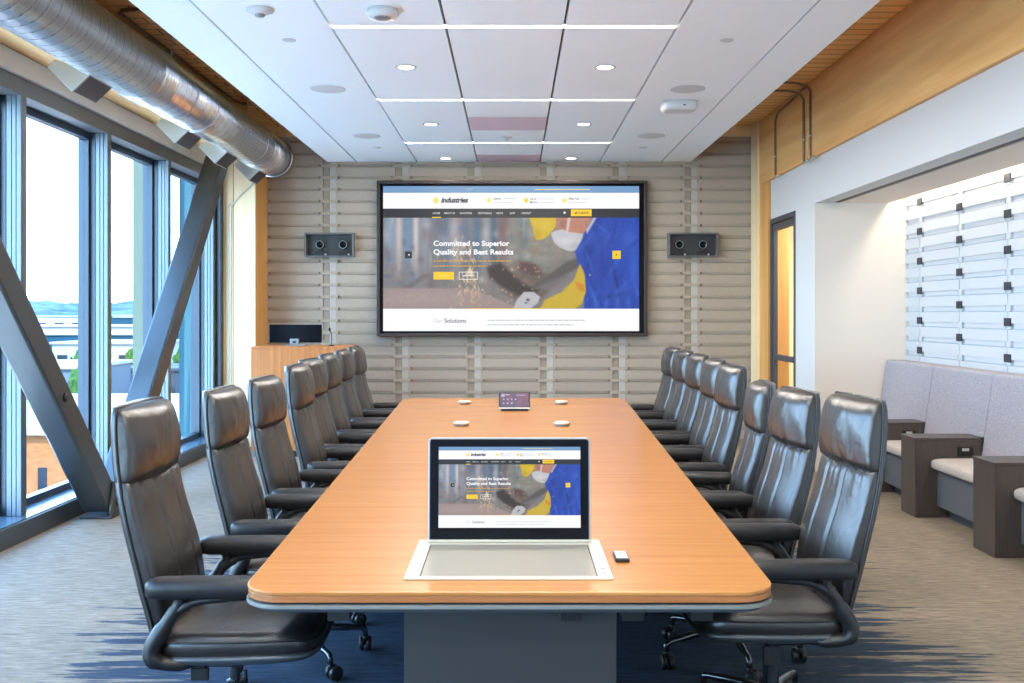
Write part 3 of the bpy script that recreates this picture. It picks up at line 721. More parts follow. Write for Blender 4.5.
# ------------------------------------------------------------------ big wall screen
SY = YB-0.09
sc = (YB)/960
def wx(px, Y=YB-0.1): return (px-513)*Y/960
def wz(py, Y=YB-0.1): return 1.47-(py-313)*Y/960
t = thing('wall_screen', 'very large black framed display on the felt wall showing a yellow and blue web page', 'screen', (wx(512), YB-0.04, wz(258.6)))
W2, H2 = (647-377)/2*sc*0.99, (336.5-181)/2*sc*0.99
def frame(bm, w, h, bw, bwb, d0, d1, mi=0):
    box(bm, -w, w, d0, d1, h-bw, h, mi); box(bm, -w, w, d0, d1, -h, -h+bwb, mi)
    box(bm, -w, -w+bw, d0, d1, -h+bwb, h-bw, mi); box(bm, w-bw, w, d0, d1, -h+bwb, h-bw, mi)
bm = nb(); frame(bm, W2, H2, 0.035, 0.035, -0.10, 0.03); obj('outer_frame', bm, M['tvframe'], t, 0.004)
bm = nb(); box(bm, -W2+0.035, W2-0.035, -0.055, 0.03, -H2+0.035, H2-0.035); obj('panel', bm, M['bezel'], t, 0.003)
p = bpy.data.objects.new('screen_image', page); C.objects.link(p); p.parent = t; p.location = (-0.01, -0.058, -0.0)
p.scale = ((YB-0.1)*256/960/PAGE_W,)*3

# camera boxes in the felt wall
for (pa, pb, side) in ((304.8, 354.2, 'left'), (668, 718, 'right')):
    xa, xb = wx(pa), wx(pb); za, zb = wz(257), wz(232.8); xc = (xa+xb)/2; w = (xb-xa)/2; h = (zb-za)/2
    t = thing('camera_box', 'dark recessed box with two lenses on the felt wall, %s of the screen' % side, 'camera box', (xc, YB-0.04, (za+zb)/2), 0, 'camera boxes beside the screen')
    bm = nb(); frame(bm, w, h, 0.02, 0.016, -0.09, 0.0); box(bm, -w+0.02, w-0.02, -0.012, 0.0, -h+0.016, h-0.02, 1)
    obj('housing', bm, [M['framegrey'], M['pedestal']], t, 0.002)
    for sx_ in (-1, 1):
        cx = sx_*w*0.47 + (0.02 if side == 'left' else -0.02)
        q = thing('video_camera', 'small black camera on its bracket inside the %s wall box, %s one' % (side, 'left' if sx_ < 0 else 'right'), 'camera', (xc+cx, YB-0.052, (za+zb)/2-h+0.018), 0, 'cameras in the wall boxes')
        bm = nb(); box(bm, -0.055, 0.055, -0.03, -0.002, 0.0, 0.05); box(bm, -0.02, 0.02, -0.028, -0.004, 0.05, 0.09); obj('bracket', bm, M['black'], q, 0.003)
        bm = nb(); lathe(bm, [(0, -0.004), (0.05, -0.004), (0.052, -0.03), (0.042, -0.042), (0.03, -0.044), (0.028, -0.034), (0, -0.034)], 24, (0, 0, 0.125), 0, 'y'); obj('lens', bm, M['bezel'], q)
        bm = nb(); lathe(bm, [(0.040, -0.043), (0.047, -0.043), (0.047, -0.047), (0.040, -0.047), (0.040, -0.043)], 24, (0, 0, 0.125), 0, 'y'); obj('lens_ring', bm, M['alu'], q)
        bm = nb(); lathe(bm, [(0, 0), (0.012, -0.002), (0.012, -0.012), (0, -0.015)], 12, (0.065, -0.03, 0.012), 0, 'y'); obj('knob', bm, M['silver'], q)

# ------------------------------------------------------------------ lectern with monitor and microphone
lx0, lx1, lY = (251-513)*9.8/960, (348-513)*9.8/960, 9.8
lz = 1.47-(346.5-313)*9.8/960
t = thing('lectern', 'wide orange-brown wooden lectern in front of the back left corner', 'lectern', ((lx0+lx1)/2, lY, 0))
hw = (lx1-lx0)/2
bx('front_panel', -hw, hw, 0, 0.025, 0.06, lz-0.022, M['lectern'], t, 0.002)
bx('side_panel', -hw, -hw+0.025, 0.026, 0.55, 0.06, lz-0.022, M['lectern'], t, 0.002)
bx('side_panel', hw-0.025, hw, 0.026, 0.55, 0.06, lz-0.022, M['lectern'], t, 0.002)
bx('top', -hw, hw, 0, 0.56, lz-0.02, lz, M['lectern'], t, 0.002)
bx('plinth', -hw+0.03, hw-0.03, 0.03, 0.5, 0, 0.058, M['black'], t)
bx('shelf', -hw+0.03, hw-0.03, 0.05, 0.54, 0.6, 0.62, M['lectern'], t)
mx0, mx1 = (269-513)*10.05/960, (321.5-513)*10.05/960; mw = (mx1-mx0)/2
q = thing('desktop_monitor', 'black monitor seen from behind standing on the lectern', 'monitor', ((mx0+mx1)/2, 10.05, lz+0.001))
bx('back_cover', -mw, mw, 0, 0.035, 0.03, (346.5-326)*10.05/960+0.005, M['bezel'], q, 0.006)
bx('stand', -0.045, 0.045, -0.05, -0.001, 0.012, 0.072, M['alu'], q, 0.003)
bx('cable_hole', -0.018, 0.018, -0.052, -0.0505, 0.028, 0.05, M['dark'], q)
bx('stand_base', -0.11, 0.11, -0.07, 0.12, 0, 0.011, M['alu'], q, 0.003)
q = thing('gooseneck_microphone', 'thin black gooseneck microphone on the right end of the lectern', 'microphone', ((331.5-513)*9.9/960, 9.9, lz+0.001))
bm = nb(); lathe(bm, [(0, 0), (0.03, 0), (0.028, 0.012), (0, 0.014)], 16); obj('foot', bm, M['black'], q)
bm = nb(); tube(bm, smooth_path([(0,0,0.012), (0.001,0,0.07), (0,0,0.12), (-0.012,-0.005,0.16)], 5), 0.0045, 8); obj('gooseneck', bm, M['black'], q)
bm = nb(); lathe(bm, [(0, -0.012), (0.010, -0.008), (0.013, 0.008), (0.009, 0.022), (0, 0.027)], 12, (-0.018, -0.008, 0.165)); obj('capsule', bm, M['black'], q)

# ------------------------------------------------------------------ conference table
ZT = 0.735
YN, YF = 2.53, 8.30
def outline(inset, r, k=8):
    """plan outline: narrow near end, wider far end, rounded corners"""
    c = [(-0.722+inset, YN+inset), (0.702-inset, YN+inset), (0.962-inset, YF-inset), (-0.945+inset, YF-inset)]
    pts = []
    for i in range(4):
        p, a, b_ = Vector(c[i]), Vector(c[i-1]), Vector(c[(i+1) % 4])
        u = (a-p).normalized(); w = (b_-p).normalized(); h = math.acos(max(-1, min(1, u.dot(w))))/2
        dd = r/math.tan(h); cc = p + (u+w).normalized()*(r/math.sin(h))
        A, B_ = p+u*dd, p+w*dd
        a0 = math.atan2(A.y-cc.y, A.x-cc.x); a1 = math.atan2(B_.y-cc.y, B_.x-cc.x)
        da = (a1-a0+PI) % (2*PI)-PI
        pts += [(cc.x+r*math.cos(a0+da*s/k), cc.y+r*math.sin(a0+da*s/k)) for s in range(k+1)]
    return pts
t = thing('conference_table', 'long wood-topped conference table with grey pedestals, narrower at the near end', 'table', (0, 0, 0))
bm = nb(); prism(bm, outline(0, 0.11), 'z', ZT-0.012, ZT); obj('tabletop', bm, M['table'], t, 0.003)
bm = nb(); prism(bm, outline(0.002, 0.108), 'z', ZT-0.030, ZT-0.012); obj('wood_edge', bm, M['table_edge'], t, 0.002)
bm = nb(); prism(bm, outline(0.012, 0.10), 'z', ZT-0.036, ZT-0.030, 0); prism(bm, outline(-0.002, 0.11), 'z', ZT-0.046, ZT-0.036, 1)
obj('metal_rim', bm, [M['dark'], M['rim']], t, 0.001)
bm = nb()
rings(bm, [[(x, y, z) for x, y in outline(i_, r_)] for i_, r_, z in ((0.004, 0.106, ZT-0.046), (0.02, 0.09, ZT-0.060), (0.16, 0.02, ZT-0.085), (0.16, 0.02, ZT-0.10))])
obj('underframe', bm, M['under'], t, smooth=False)
for i, (ya, yb) in enumerate(((2.69, 3.55), (5.0, 5.85), (7.2, 8.0))):
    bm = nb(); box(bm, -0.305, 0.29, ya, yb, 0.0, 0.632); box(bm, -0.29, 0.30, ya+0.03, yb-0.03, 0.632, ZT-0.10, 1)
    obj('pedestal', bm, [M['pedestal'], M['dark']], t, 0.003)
bm = nb(); box(bm, -0.12, 0.10, 3.55, 7.2, 0.36, ZT-0.101); obj('cable_spine', bm, M['black'], t, 0.003)
bm = nb()
for x in (0.16, 0.33, 0.52, -0.48): bx('bracket', x-0.03, x+0.03, 2.64, 2.70, ZT-0.112, ZT-0.088, M['black'], t)
bm.free()

# pop-up monitor
mc = -0.012
t = thing('popup_monitor', 'thin monitor risen from an ivory plate at the near end of the table', 'monitor', (mc, 3.08, ZT+0.001))
bm = nb(); frame(bm, 0.0, 0.0, 0, 0, 0, 0) if False else None
bm = nb()
y0p, y1p = -0.44, 0.01
box(bm, -0.289, -0.248, y0p, y1p, 0, 0.004); box(bm, 0.248, 0.289, y0p, y1p, 0, 0.004); box(bm, -0.248, 0.248, y0p, y0p+0.022, 0, 0.004); box(bm, -0.248, 0.248, y1p-0.06, y1p, 0, 0.004)
box(bm, -0.27, 0.27, y0p+0.02, y1p-0.02, 0.0, 0.0008, 1)
obj('mounting_plate', bm, [M['ivory'], M['dark']], t, 0.001)
bx('flap', -0.245, 0.245, y0p+0.025, y1p-0.063, 0.001, 0.0035, M['ivory2'], t, 0.001)
bm = nb(); box(bm, 0.262, 0.274, -0.39, -0.36, 0.004, 0.005); box(bm, 0.262, 0.274, -0.34, -0.325, 0.004, 0.005); obj('button', bm, M['alu'], t)
tilt = -0.06
def tl(o_): o_.rotation_euler = (tilt, 0, 0); o_.location = (0, -0.015, 0.004); return o_
tl(bx('slot_bar', -0.262, 0.262, -0.012, 0.012, 0, 0.008, M['ivory'], t, 0.002))
bm = nb()
def rrect(w, z0, z1, r, k=5):
    pts = [(-w, z0), (w, z0)]
    pts += [(w-r+r*math.cos(a), z1-r+r*math.sin(a)) for a in [PI/2*s/k for s in range(k+1)]]
    pts += [(-w+r+r*math.cos(a), z1-r+r*math.sin(a)) for a in [PI/2+PI/2*s/k for s in range(k+1)]]
    return pts
prism(bm, rrect(0.259, 0.008, 0.330, 0.012), 'y', -0.008, 0.010); tl(obj('case', bm, M['alu'], t, 0.002))
bm = nb(); prism(bm, rrect(0.2535, 0.009, 0.3255, 0.009), 'y', -0.0095, -0.008); tl(obj('bezel', bm, M['bezel'], t))
p = bpy.data.objects.new('screen_image', page); C.objects.link(p); p.parent = t; p.rotation_euler = (tilt, 0, 0)
s_ = 0.452/PAGE_W; p.scale = (s_,)*3; p.location = (0.001, -0.0212, 0.179)
# small control tablet
t = thing('control_tablet', 'small touch panel with a dark violet screen at the far end of the table', 'touch panel', ((514.5-513)*7.2/960, 7.2, ZT+0.001))
bm = nb(); prism(bm, [(-0.0, 0.0), (0.09, 0.0), (0.05, 0.10), (0.035, 0.10)], 'x', -0.10, 0.10); obj('base', bm, M['black'], t, 0.002)
tm = mat('tablet_screen', (0.01,0.01,0.01,1), 0.25, emit=L(60,30,84), es=0.5)
n_, l_, b_ = nodes(tm); vv = coords(tm, (9, 9, 9)); tx = n_.new('ShaderNodeTexNoise'); tx.inputs['Scale'].default_value = 1; l_.new(vv, tx.inputs['Vector'])
r_ = n_.new('ShaderNodeValToRGB'); r_.color_ramp.elements[0].position = 0.4; r_.color_ramp.elements[0].color = L(34,38,92); r_.color_ramp.elements[1].position = 0.6; r_.color_ramp.elements[1].color = L(118,32,84)
l_.new(tx.outputs['Fac'], r_.inputs[0]); l_.new(r_.outputs[0], b_.inputs['Emission Color'])
q = bx('case', -0.117, 0.117, -0.014, 0.0, 0.012, 0.14, M['black'], t, 0.004); q.rotation_euler = (-0.25, 0, 0)
q = bx('lower_edge', -0.117, 0.117, -0.018, -0.0145, 0.014, 0.022, M['silver'], t); q.rotation_euler = (-0.25, 0, 0)
q = bx('display', -0.107, 0.107, -0.0155, -0.0145, 0.026, 0.132, tm, t); q.rotation_euler = (-0.25, 0, 0)
bm = nb()
box(bm, -0.099, -0.073, -0.017, -0.016, 0.105, 0.124); box(bm, -0.067, -0.035, -0.017, -0.016, 0.116, 0.123); box(bm, 0.01, 0.085, -0.017, -0.016, 0.114, 0.119)
for i in range(4):
    for j in range(2):
        if i < 3 or j: box(bm, -0.088+i*0.03, -0.076+i*0.03, -0.017, -0.016, 0.05+j*0.03, 0.060+j*0.03)
q = obj('icons', bm, mat('tablet_icons', (0,0,0,1), emit=L(190,185,225), es=0.5), t); q.rotation_euler = (-0.25, 0, 0)
# white table microphones
for i, (px, Y, nm) in enumerate(((461.5, 6.26, 'nearer left'), (562, 6.26, 'nearer right'), (464.5, 7.75, 'farther left'), (561.5, 7.75, 'farther right'))):
    q = thing('table_microphone', 'white low round microphone on the table top, %s one of the four' % nm, 'microphone', ((px-513)*Y/960, Y, ZT+0.001), 0, 'white table microphones')
    bm = nb(); lathe(bm, [(0, 0), (0.045, 0), (0.047, 0.008), (0, 0.008)], 28); obj('base', bm, M['alu'], q)
    bm = nb(); lathe(bm, [(0, 0.008), (0.050, 0.009), (0.055, 0.014), (0.054, 0.021), (0.042, 0.027), (0, 0.029)], 32); obj('cap', bm, M['ivory'], q)
# puck-like remote
t = thing('remote_control', 'tiny black remote lying on the table right of the pop-up monitor', 'remote', ((621-513)*2.87/960, 2.87, ZT+0.001), 0.0)
bx('body', -0.021, 0.021, -0.045, 0.045, 0, 0.011, M['black'], t, 0.003)
bx('face', -0.017, 0.017, -0.040, 0.040, 0.0112, 0.013, M['silver'], t, 0.001)
bx('button', -0.008, 0.008, 0.002, 0.022, 0.0132, 0.0145, M['alu'], t, 0.001)

# ------------------------------------------------------------------ executive chair (faces +X, origin under the column)
def interp(tab, z):
    for (a, va), (b_, vb) in zip(tab, tab[1:]):
        if z <= b_:
            t_ = max(0, min(1, (z-a)/(b_-a))); t_ = t_*t_*(3-2*t_) if False else t_; return va+(vb-va)*t_
    return tab[-1][1]
XBACK = [(0.40, -0.185), (0.534, -0.214), (0.70, -0.252), (0.80, -0.277), (0.90, -0.298), (1.0, -0.312), (1.083, -0.319), (1.19, -0.322)]
HW = [(0.42, 0.205), (0.50, 0.222), (0.60, 0.232), (0.72, 0.236), (0.85, 0.234), (1.0, 0.226), (1.10, 0.222), (1.15, 0.219), (1.19, 0.212)]
NU = 112
def sup(a, e): c = math.cos(a); return math.copysign(abs(c)**e, c)
def back_ring(zz, zc, half, tf, tb, groove=0.0, crown=0.0):
    """closed ring at height zc: flat side gusset, softly crowned front face with two seams"""
    xb = interp(XBACK, zz); pts = []
    for k in range(57):
        u = -1+2*k/56
        x = xb+tf*(1-0.16*abs(u)**14)+crown*(1-u*u)
        for g in (-0.34, 0.34): x -= groove*math.exp(-((u-g)/0.028)**2)
        pts.append((x, half*u*(1-0.012*abs(u)**14), zc))
    for k in range(1, 8):
        v_ = k/8; pts.append((xb+tf*0.82-(tf*0.82+tb)*v_, half*(1+0.006*math.sin(v_*PI)), zc))
    for k in range(11): pts.append((xb-tb, half*(1-2*k/10)*0.99, zc))
    for k in range(1, 8):
        v_ = 1-k/8; pts.append((xb+tf*0.82-(tf*0.82+tb)*v_, -half*(1+0.006*math.sin(v_*PI)), zc))
    return pts
TOPD = -0.022
def make_chair():
    t = thing('executive_chair', 'x', 'chair')
    bm = nb(); rs = []
    prof = [(0.455, 0.55), (0.462, 0.8), (0.475, 0.95), (0.50, 1.0)] + [(0.53+0.0345*i, 1.0) for i in range(12)] + [(0.925, 0.96), (0.938, 0.88), (0.948, 0.74), (0.953, 0.55)]
    for z, s in prof:
        lum = math.exp(-((z-0.66)/0.14)**2)*0.014
        r_ = back_ring(z, z, interp(HW, z)*(1-0.05*(1-s)), 0.050*s+lum, 0.005, 0.009 if s > 0.9 else 0.004, 0.024*s)
        if z > 0.86: r_ = [(x+0.004*math.sin(y*95+2*math.sin(y*31))*(z-0.86)/0.09*(1 if x > interp(XBACK, z)+0.03 else 0), y, q) for x, y, q in r_]
        rs.append(r_)
    rings(bm, rs); bk = obj('backrest', bm, M['leather'], t, smooth=True)
    bm = nb(); rs = []
    for z, s, w in ((0.936, 0.45, 0.95), (0.941, 0.70, 0.985), (0.953, 0.92, 1.0), (0.975, 1.06, 1.0), (1.005, 1.16, 1.0), (1.04, 1.22, 1.0), (1.07, 1.20, 1.0), (1.10, 1.13, 1.0),
                    (1.125, 1.02, 1.0), (1.145, 0.90, 0.995), (1.158, 0.74, 0.985), (1.166, 0.54, 0.97), (1.170, 0.25, 0.95)):
        ring = back_ring(min(z, 1.19), z, interp(HW, z)*w, 0.056*s, 0.006*min(1, s), 0, 0.034*min(1, s))
        xb = interp(XBACK, z)
        rs.append([(x + (0.005*noise.noise(Vector((7, y*24+z*16, z*8))) + 0.003*noise.noise(Vector((3, y*60-z*30, z*9))))*(1 if x > xb+0.03 else 0.2), y, zz + 0.006*math.cos(max(-1, min(1, y/0.22))*PI/2)*(1 if z > 1.1 else 0)) for x, y, zz in ring])
    rings(bm, rs); obj('headrest', bm, M['leather'], t, smooth=True)
    # hard outer shell that wraps back of the cushion, with its bright edge
    bm = nb(); rs = []
    for i in range(26):
        z = 0.40+0.775*i/25; s = min(1, (1.177-z)/0.03+0.35) if z > 1.145 else 1
        hwz = interp(HW, z)+0.006
        if z < 0.5: hwz = interp(HW, 0.5)+0.006
        xb = interp(XBACK, z); ring = []
        K = 18
        for k in range(K+1):
            u = -1+2*k/K; e = abs(u)**6
            ring.append((xb-0.022+0.030*e-0.010*(1-u*u), hwz*u*(0.97+0.03*s), z))
        for k in range(K, -1, -1):
            u = -1+2*k/K; e = abs(u)**6
            ring.append((xb-0.010+0.022*e-0.006*(1-u*u), (hwz-0.004)*u*(0.97+0.03*s), z))
        rs.append(ring)
    rings(bm, rs); sh = obj('back_shell', bm, M['shell'], t, smooth=True)
    bm = nb()
    pts = [(interp(XBACK, z)+0.012, interp(HW, max(z, 0.5))+0.004, z) for z in [0.46+0.0365*i for i in range(20)] if z < 1.165]
    top = [(interp(XBACK, 1.17)+0.010, 0.212*math.cos(PI*k/8), 1.172+0.004*math.sin(PI*k/8)) for k in range(9)]
    full = pts+top+[(x, -y, z) for x, y, z in reversed(pts)]
    tube(bm, full, 0.0042, 6); obj('piping', bm, M['black'], sh, smooth=True)
    # seat cushion
    bm = nb(); rs = []
    def seat_ring(inset, z, dome=0.0):
        pts = []
        for k in range(NU):
            a = 2*PI*k/NU; c_, s_ = sup(a, 0.36), math.copysign(abs(math.sin(a))**0.36, math.sin(a))
            x = 0.045+(0.262-inset)*c_; y = (0.262-inset-0.018*(c_ > 0)*c_)*s_
            zz = z - 0.030*max(0, (x-0.20)/0.14)**2*(1 if z > 0.42 else 0.15)
            pts.append((x, y, zz))
        return pts
    for ins, z in ((0.03, 0.405), (0.008, 0.412), (0.0, 0.428), (0.0, 0.452), (0.006, 0.470), (0.020, 0.484), (0.045, 0.492), (0.09, 0.497), (0.15, 0.499), (0.22, 0.497)): rs.append(seat_ring(ins, z))
    rings(bm, rs); st = obj('seat', bm, M['leather'], t, smooth=True)
    bm = nb(); tube(bm, seat_ring(-0.002, 0.462)+[seat_ring(-0.002, 0.462)[0]], 0.004, 6); obj('seat_piping', bm, M['black'], st, smooth=True)
    # seat pan
    bm = nb(); rs = []
    for ins, z in ((0.10, 0.368), (0.05, 0.374), (0.014, 0.388), (-0.004, 0.402), (-0.006, 0.414), (0.004, 0.418)): rs.append(seat_ring(ins, z))
    rings(bm, rs); obj('seat_shell', bm, M['shell'], t, smooth=True)
    # arms
    for s in (-1, 1):
        bm = nb(); y = 0.268*s
        tube(bm, smooth_path([(-0.02, 0.20*s, 0.392), (-0.10, 0.245*s, 0.392), (-0.172, y, 0.410), (-0.180, y, 0.452), (-0.140, y, 0.520), (-0.105, y, 0.575), (-0.098, y, 0.598), (-0.106, y, 0.612)], 5),
             [0.016]*5+[0.022]*5+[0.027]*10+[0.022]*5+[0.018]*11, 10)
        tube(bm, smooth_path([(-0.125, y, 0.545), (-0.085, y, 0.575), (-0.04, y, 0.592), (0.03, y, 0.600), (0.10, y, 0.606)], 4), [0.018]*6+[0.014]*11, 8)
        a = obj('arm_frame', bm, M['black'], t, smooth=True)
        bm = nb(); rs = []
        for x, w, h in ((-0.197, 0.018, 0.014), (-0.193, 0.032, 0.022), (-0.180, 0.040, 0.028), (-0.155, 0.043, 0.031), (-0.05, 0.044, 0.032), (0.12, 0.043, 0.031), (0.155, 0.040, 0.028), (0.172, 0.032, 0.021), (0.176, 0.018, 0.013)):
            rs.append([(x, y+w*math.copysign(abs(math.cos(q))**0.6, math.cos(q)), 0.634+h*math.copysign(abs(math.sin(q))**0.6, math.sin(q))) for q in [2*PI*k/20 for k in range(20)]])
        rings(bm, rs); obj('arm_pad', bm, M['leather_side'], a, smooth=True)
    # mechanism, lever, column
    bm = nb(); prism(bm, [(-0.16, 0.366), (0.14, 0.366), (0.11, 0.335), (0.03, 0.318), (-0.10, 0.318)], 'y', -0.075, 0.075)
    box(bm, -0.19, -0.10, -0.19, 0.19, 0.372, 0.384); me_ = obj('tilt_mechanism', bm, M['black'], t, 0.006)
    bm = nb(); lathe(bm, [(0, -0.085), (0.010, -0.084), (0.010, -0.076), (0, -0.075)], 12, (0.0, 0, 0.342), 0, 'y'); obj('bolt', bm, M['silver'], me_); bm = nb(); lathe(bm, [(0, 0.085), (0.010, 0.084), (0.010, 0.076), (0, 0.075)], 12, (0.0, 0, 0.342), 0, 'y'); obj('bolt', bm, M['silver'], me_)
    bm = nb(); tube(bm, [(0.05, 0.06, 0.35), (0.055, 0.20, 0.35)], 0.006, 8); box(bm, 0.03, 0.085, 0.19, 0.205, 0.30, 0.362); obj('lever', bm, M['black'], t, 0.002)
    bm = nb(); tube(bm, [(-0.05, -0.06, 0.35), (-0.055, -0.20, 0.35)], 0.006, 8); box(bm, -0.085, -0.03, -0.205, -0.19, 0.325, 0.362); obj('lever', bm, M['black'], t, 0.002)
    bm = nb(); lathe(bm, [(0, 0.10), (0.036, 0.10), (0.036, 0.125), (0.028, 0.14), (0.028, 0.25), (0.017, 0.252), (0.017, 0.325), (0, 0.325)], 20); obj('gas_column', bm, M['chrome'], t, smooth=False)
    # star base: five legs, each with a twin-wheel castor
    for k in range(5):
        a = 2*PI*k/5+0.35; ca, sa = math.cos(a), math.sin(a)
        bm = nb()
        tube(bm, smooth_path([(0.02*ca, 0.02*sa, 0.125), (0.12*ca, 0.12*sa, 0.128), (0.25*ca, 0.25*sa, 0.112), (0.285*ca, 0.285*sa, 0.106), (0.298*ca, 0.298*sa, 0.094), (0.30*ca, 0.30*sa, 0.070)], 4),
             [0.020]*4+[0.016]*4+[0.0125]*13, 9)
        lg = obj('leg', bm, M['chrome'], t, smooth=True)
        bm = nb(); b2 = a+PI/2+random.uniform(-0.8, 0.8); u = Vector((math.cos(b2), math.sin(b2), 0)); w = Vector((-u.y, u.x, 0))
        c0 = Vector((0.30*ca, 0.30*sa, 0.0305))+u*0.018
        for s in (-1, 1):
            rs = []
            for off, r in ((0.006, 0.012), (0.007, 0.029), (0.010, 0.0305), (0.022, 0.0305), (0.026, 0.027), (0.027, 0.010)):
                rs.append([c0+w*(s*off)+(u*math.cos(q)+Vector((0,0,1))*math.sin(q))*r for q in [2*PI*j/20 for j in range(20)]])
            rings(bm, rs)
        tube(bm, [(0.30*ca, 0.30*sa, 0.074), (0.30*ca, 0.30*sa, 0.045)], 0.011, 8)
        tube(bm, [c0-w*0.024, c0+w*0.024], 0.008, 8)
        obj('castor', bm, M['black'], lg)
    return t
chair0 = make_chair()
# (near-edge Y, outer back X, turn) per seat, counted from the camera
LEFT = [(2.97, -1.255, 0.03), (3.84, -1.252, 0.03, 0.98), (4.52, -1.255, 0.0, 0.98), (5.25, -1.255, 0.04), (5.93, -1.325, -0.04), (6.68, -1.355, 0.02), (7.44, -1.385, 0.02), (8.14, -1.40, 0.0)]
RIGHT = [(3.17, 1.242, 0.03), (3.87, 1.242, 0.04, 0.972), (4.53, 1.255, -0.14, 0.962), (5.20, 1.272, 0.0), (5.88, 1.315, -0.02), (6.60, 1.352, 0.0), (7.28, 1.37, 0.02), (7.96, 1.392, 0.02)]
ordn = ['nearest to the camera', 'second from the camera', 'third from the camera', 'fourth from the camera', 'fifth from the camera', 'sixth from the camera', 'seventh from the camera', 'farthest, closest to the screen']
first = True
for side, rowl in (('window', LEFT), ('bench', RIGHT)):
    sg = -1 if side == 'window' else 1
    for i, (y, x, rz, *hz) in enumerate(rowl):
        loc = (x-sg*0.330, y+0.225, 0); rot = (0 if sg < 0 else PI)+rz
        lab = 'black high-back leather chair on the %s side of the table, %s' % (side, ordn[i])
        grp = 'leather chairs around the table'
        if first: chair0.location = loc; chair0.rotation_euler = (0, 0, rot); chair0['label'] = lab; chair0['group'] = grp; first = False
        else: dup(chair0, loc, rot, lab, grp).scale = (1, 1, hz[0] if hz else 1)

# ------------------------------------------------------------------ niche bench
def bench_box(y0, y1, label):
    t = thing('side_table', label, 'side table', (2.89, y0, 0), 0, 'dark side tables of the bench')
    D = y1-y0
    bm = nb(); box(bm, 0, 0.48, 0, D, 0, 0.555)
    obj('cabinet', bm, M['bench_dark'], t, 0.002)
    bm = nb(); box(bm, 0.014, 0.47, -0.003, -0.0005, 0.004, 0.53); obj('side_face', bm, M['bench_dark'], t)
    bx('top', -0.004, 0.485, -0.004, D+0.004, 0.556, 0.572, M['bench_dark'], t, 0.002)
    q = bx('power_outlet', 0.30, 0.415, -0.006, -0.0035, 0.44, 0.508, M['dark'], t)
    bx('socket', 0.335, 0.385, -0.008, -0.0062, 0.478, 0.498, M['silver'], q)
    return t
BY = [(7.88, 8.13), (6.90, 7.15), (5.76, 6.03), (4.62, 4.89)]
for (a, b_), nm in zip(BY, ('farthest, toward the cream wall', 'middle of the three in view', 'nearest, at the right edge', 'out of view beyond the right edge')):
    bench_box(a, b_, 'dark laminate side table in the bench, ' + nm)
bays = [(8.13, 8.88), (7.15, 7.88), (6.03, 6.90), (4.89, 5.76)]
for i, ((a, b_), nm) in enumerate(zip(bays, ('farthest, against the cream wall', 'between the farthest and the middle side table', 'between the middle and the nearest side table', 'beyond the right edge of the photo'))):
    t = thing('bench', 'tweed bench bay, ' + nm, 'bench', (3.0, a, 0), 0, 'bench bays in the niche')
    W = b_-a-0.012
    pa, pb, _ = ((7.885, 8.885, 0), (6.905, 7.878, 0), (5.765, 6.898, 0), (4.6, 5.758, 0))[i]
    bm = nb(); prism(bm, [(0.385, 0.574), (0.452, 1.02), (0.462, 1.035), (0.49, 1.038), (0.61, 1.038), (0.61, 0.574)], 'y', pa-a, pb-a)
    prism(bm, [(0.362, 0.425), (0.385, 0.574), (0.60, 0.574), (0.60, 0.425)], 'y', 0.006, W+0.006); obj('backrest', bm, M['bench_back'], t)
    bm = nb()
    rs = []
    for yy, s in ((0.006, 0.8), (0.010, 0.95), (0.03, 1.0), (W/2, 1.0), (W-0.02, 1.0), (W, 0.95), (W+0.006, 0.8)):
        ring = []
        for k in range(24):
            q = 2*PI*k/24; ring.append((0.215+0.215*sup(q, 0.35)*(0.98+0.02*s), yy, 0.385+0.045*s*math.copysign(abs(math.sin(q))**0.55, math.sin(q))))
        rs.append(ring)
    rings(bm, rs); obj('cushion', bm, M['bench_seat'], t, smooth=True)
    bx('plinth', 0.045, 0.58, 0.004, W+0.004, 0.085, 0.338, M['bench_grey'], t, 0.002)
    bx('toe_kick', 0.13, 0.55, 0.006, W, 0, 0.084, M['bench_grey'], t)

# ------------------------------------------------------------------ city outside
def cmat(n__, c, r=0.8): return mat(n__, c, 0.85, spec=0.1)
CM = {'brick': cmat('tan_brick', L(206,158,120)), 'white': cmat('white_roof', L(112,112,108)), 'teal': cmat('teal_glass', L(18,48,62), 0.3), 'grey': cmat('grey_block', L(66,76,84)),
      'dark': cmat('dark_roof', L(40,48,58)), 'brown': cmat('brown_block', L(92,62,44)), 'win': cmat('dark_window', L(20,30,40), 0.2), 'street': cmat('street', L(150,150,148)),
      'leaf': cmat('foliage', L(74,112,50)), 'leaf2': cmat('foliage_blue', L(70,104,84)), 'trunk': cmat('trunk', L(80,62,48)), 'hill': cmat('far_hills', L(112,136,150)), 'fin': cmat('outer_fin', L(70,80,72), 0.5), 'fin2': cmat('outer_fin_blue', L(44,74,84), 0.4)}
noisy(CM['brick'], (2, 2, 9), L(104,66,40), L(122,80,50))
noisy(CM['leaf'], (1.5, 1.5, 1.5), L(16,36,10), L(48,80,26), 0.3, 0.7)
noisy(CM['leaf2'], (0.4, 0.4, 0.4), L(20,44,40), L(58,86,76), 0.3, 0.7)
noisy(CM['street'], (0.06, 0.06, 0.06), L(44,52,52), L(112,106,98), 0.35, 0.65)
noisy(CM['hill'], (0.012, 0.03, 0.05), L(22,42,56), L(58,78,90), 0.35, 0.65)
ZG = -13.0
o = bx('ground', -2500, -4.5, -60, 3000, ZG-1, ZG, CM['street']); struct(o, 'pale streets and lots outside the windows')
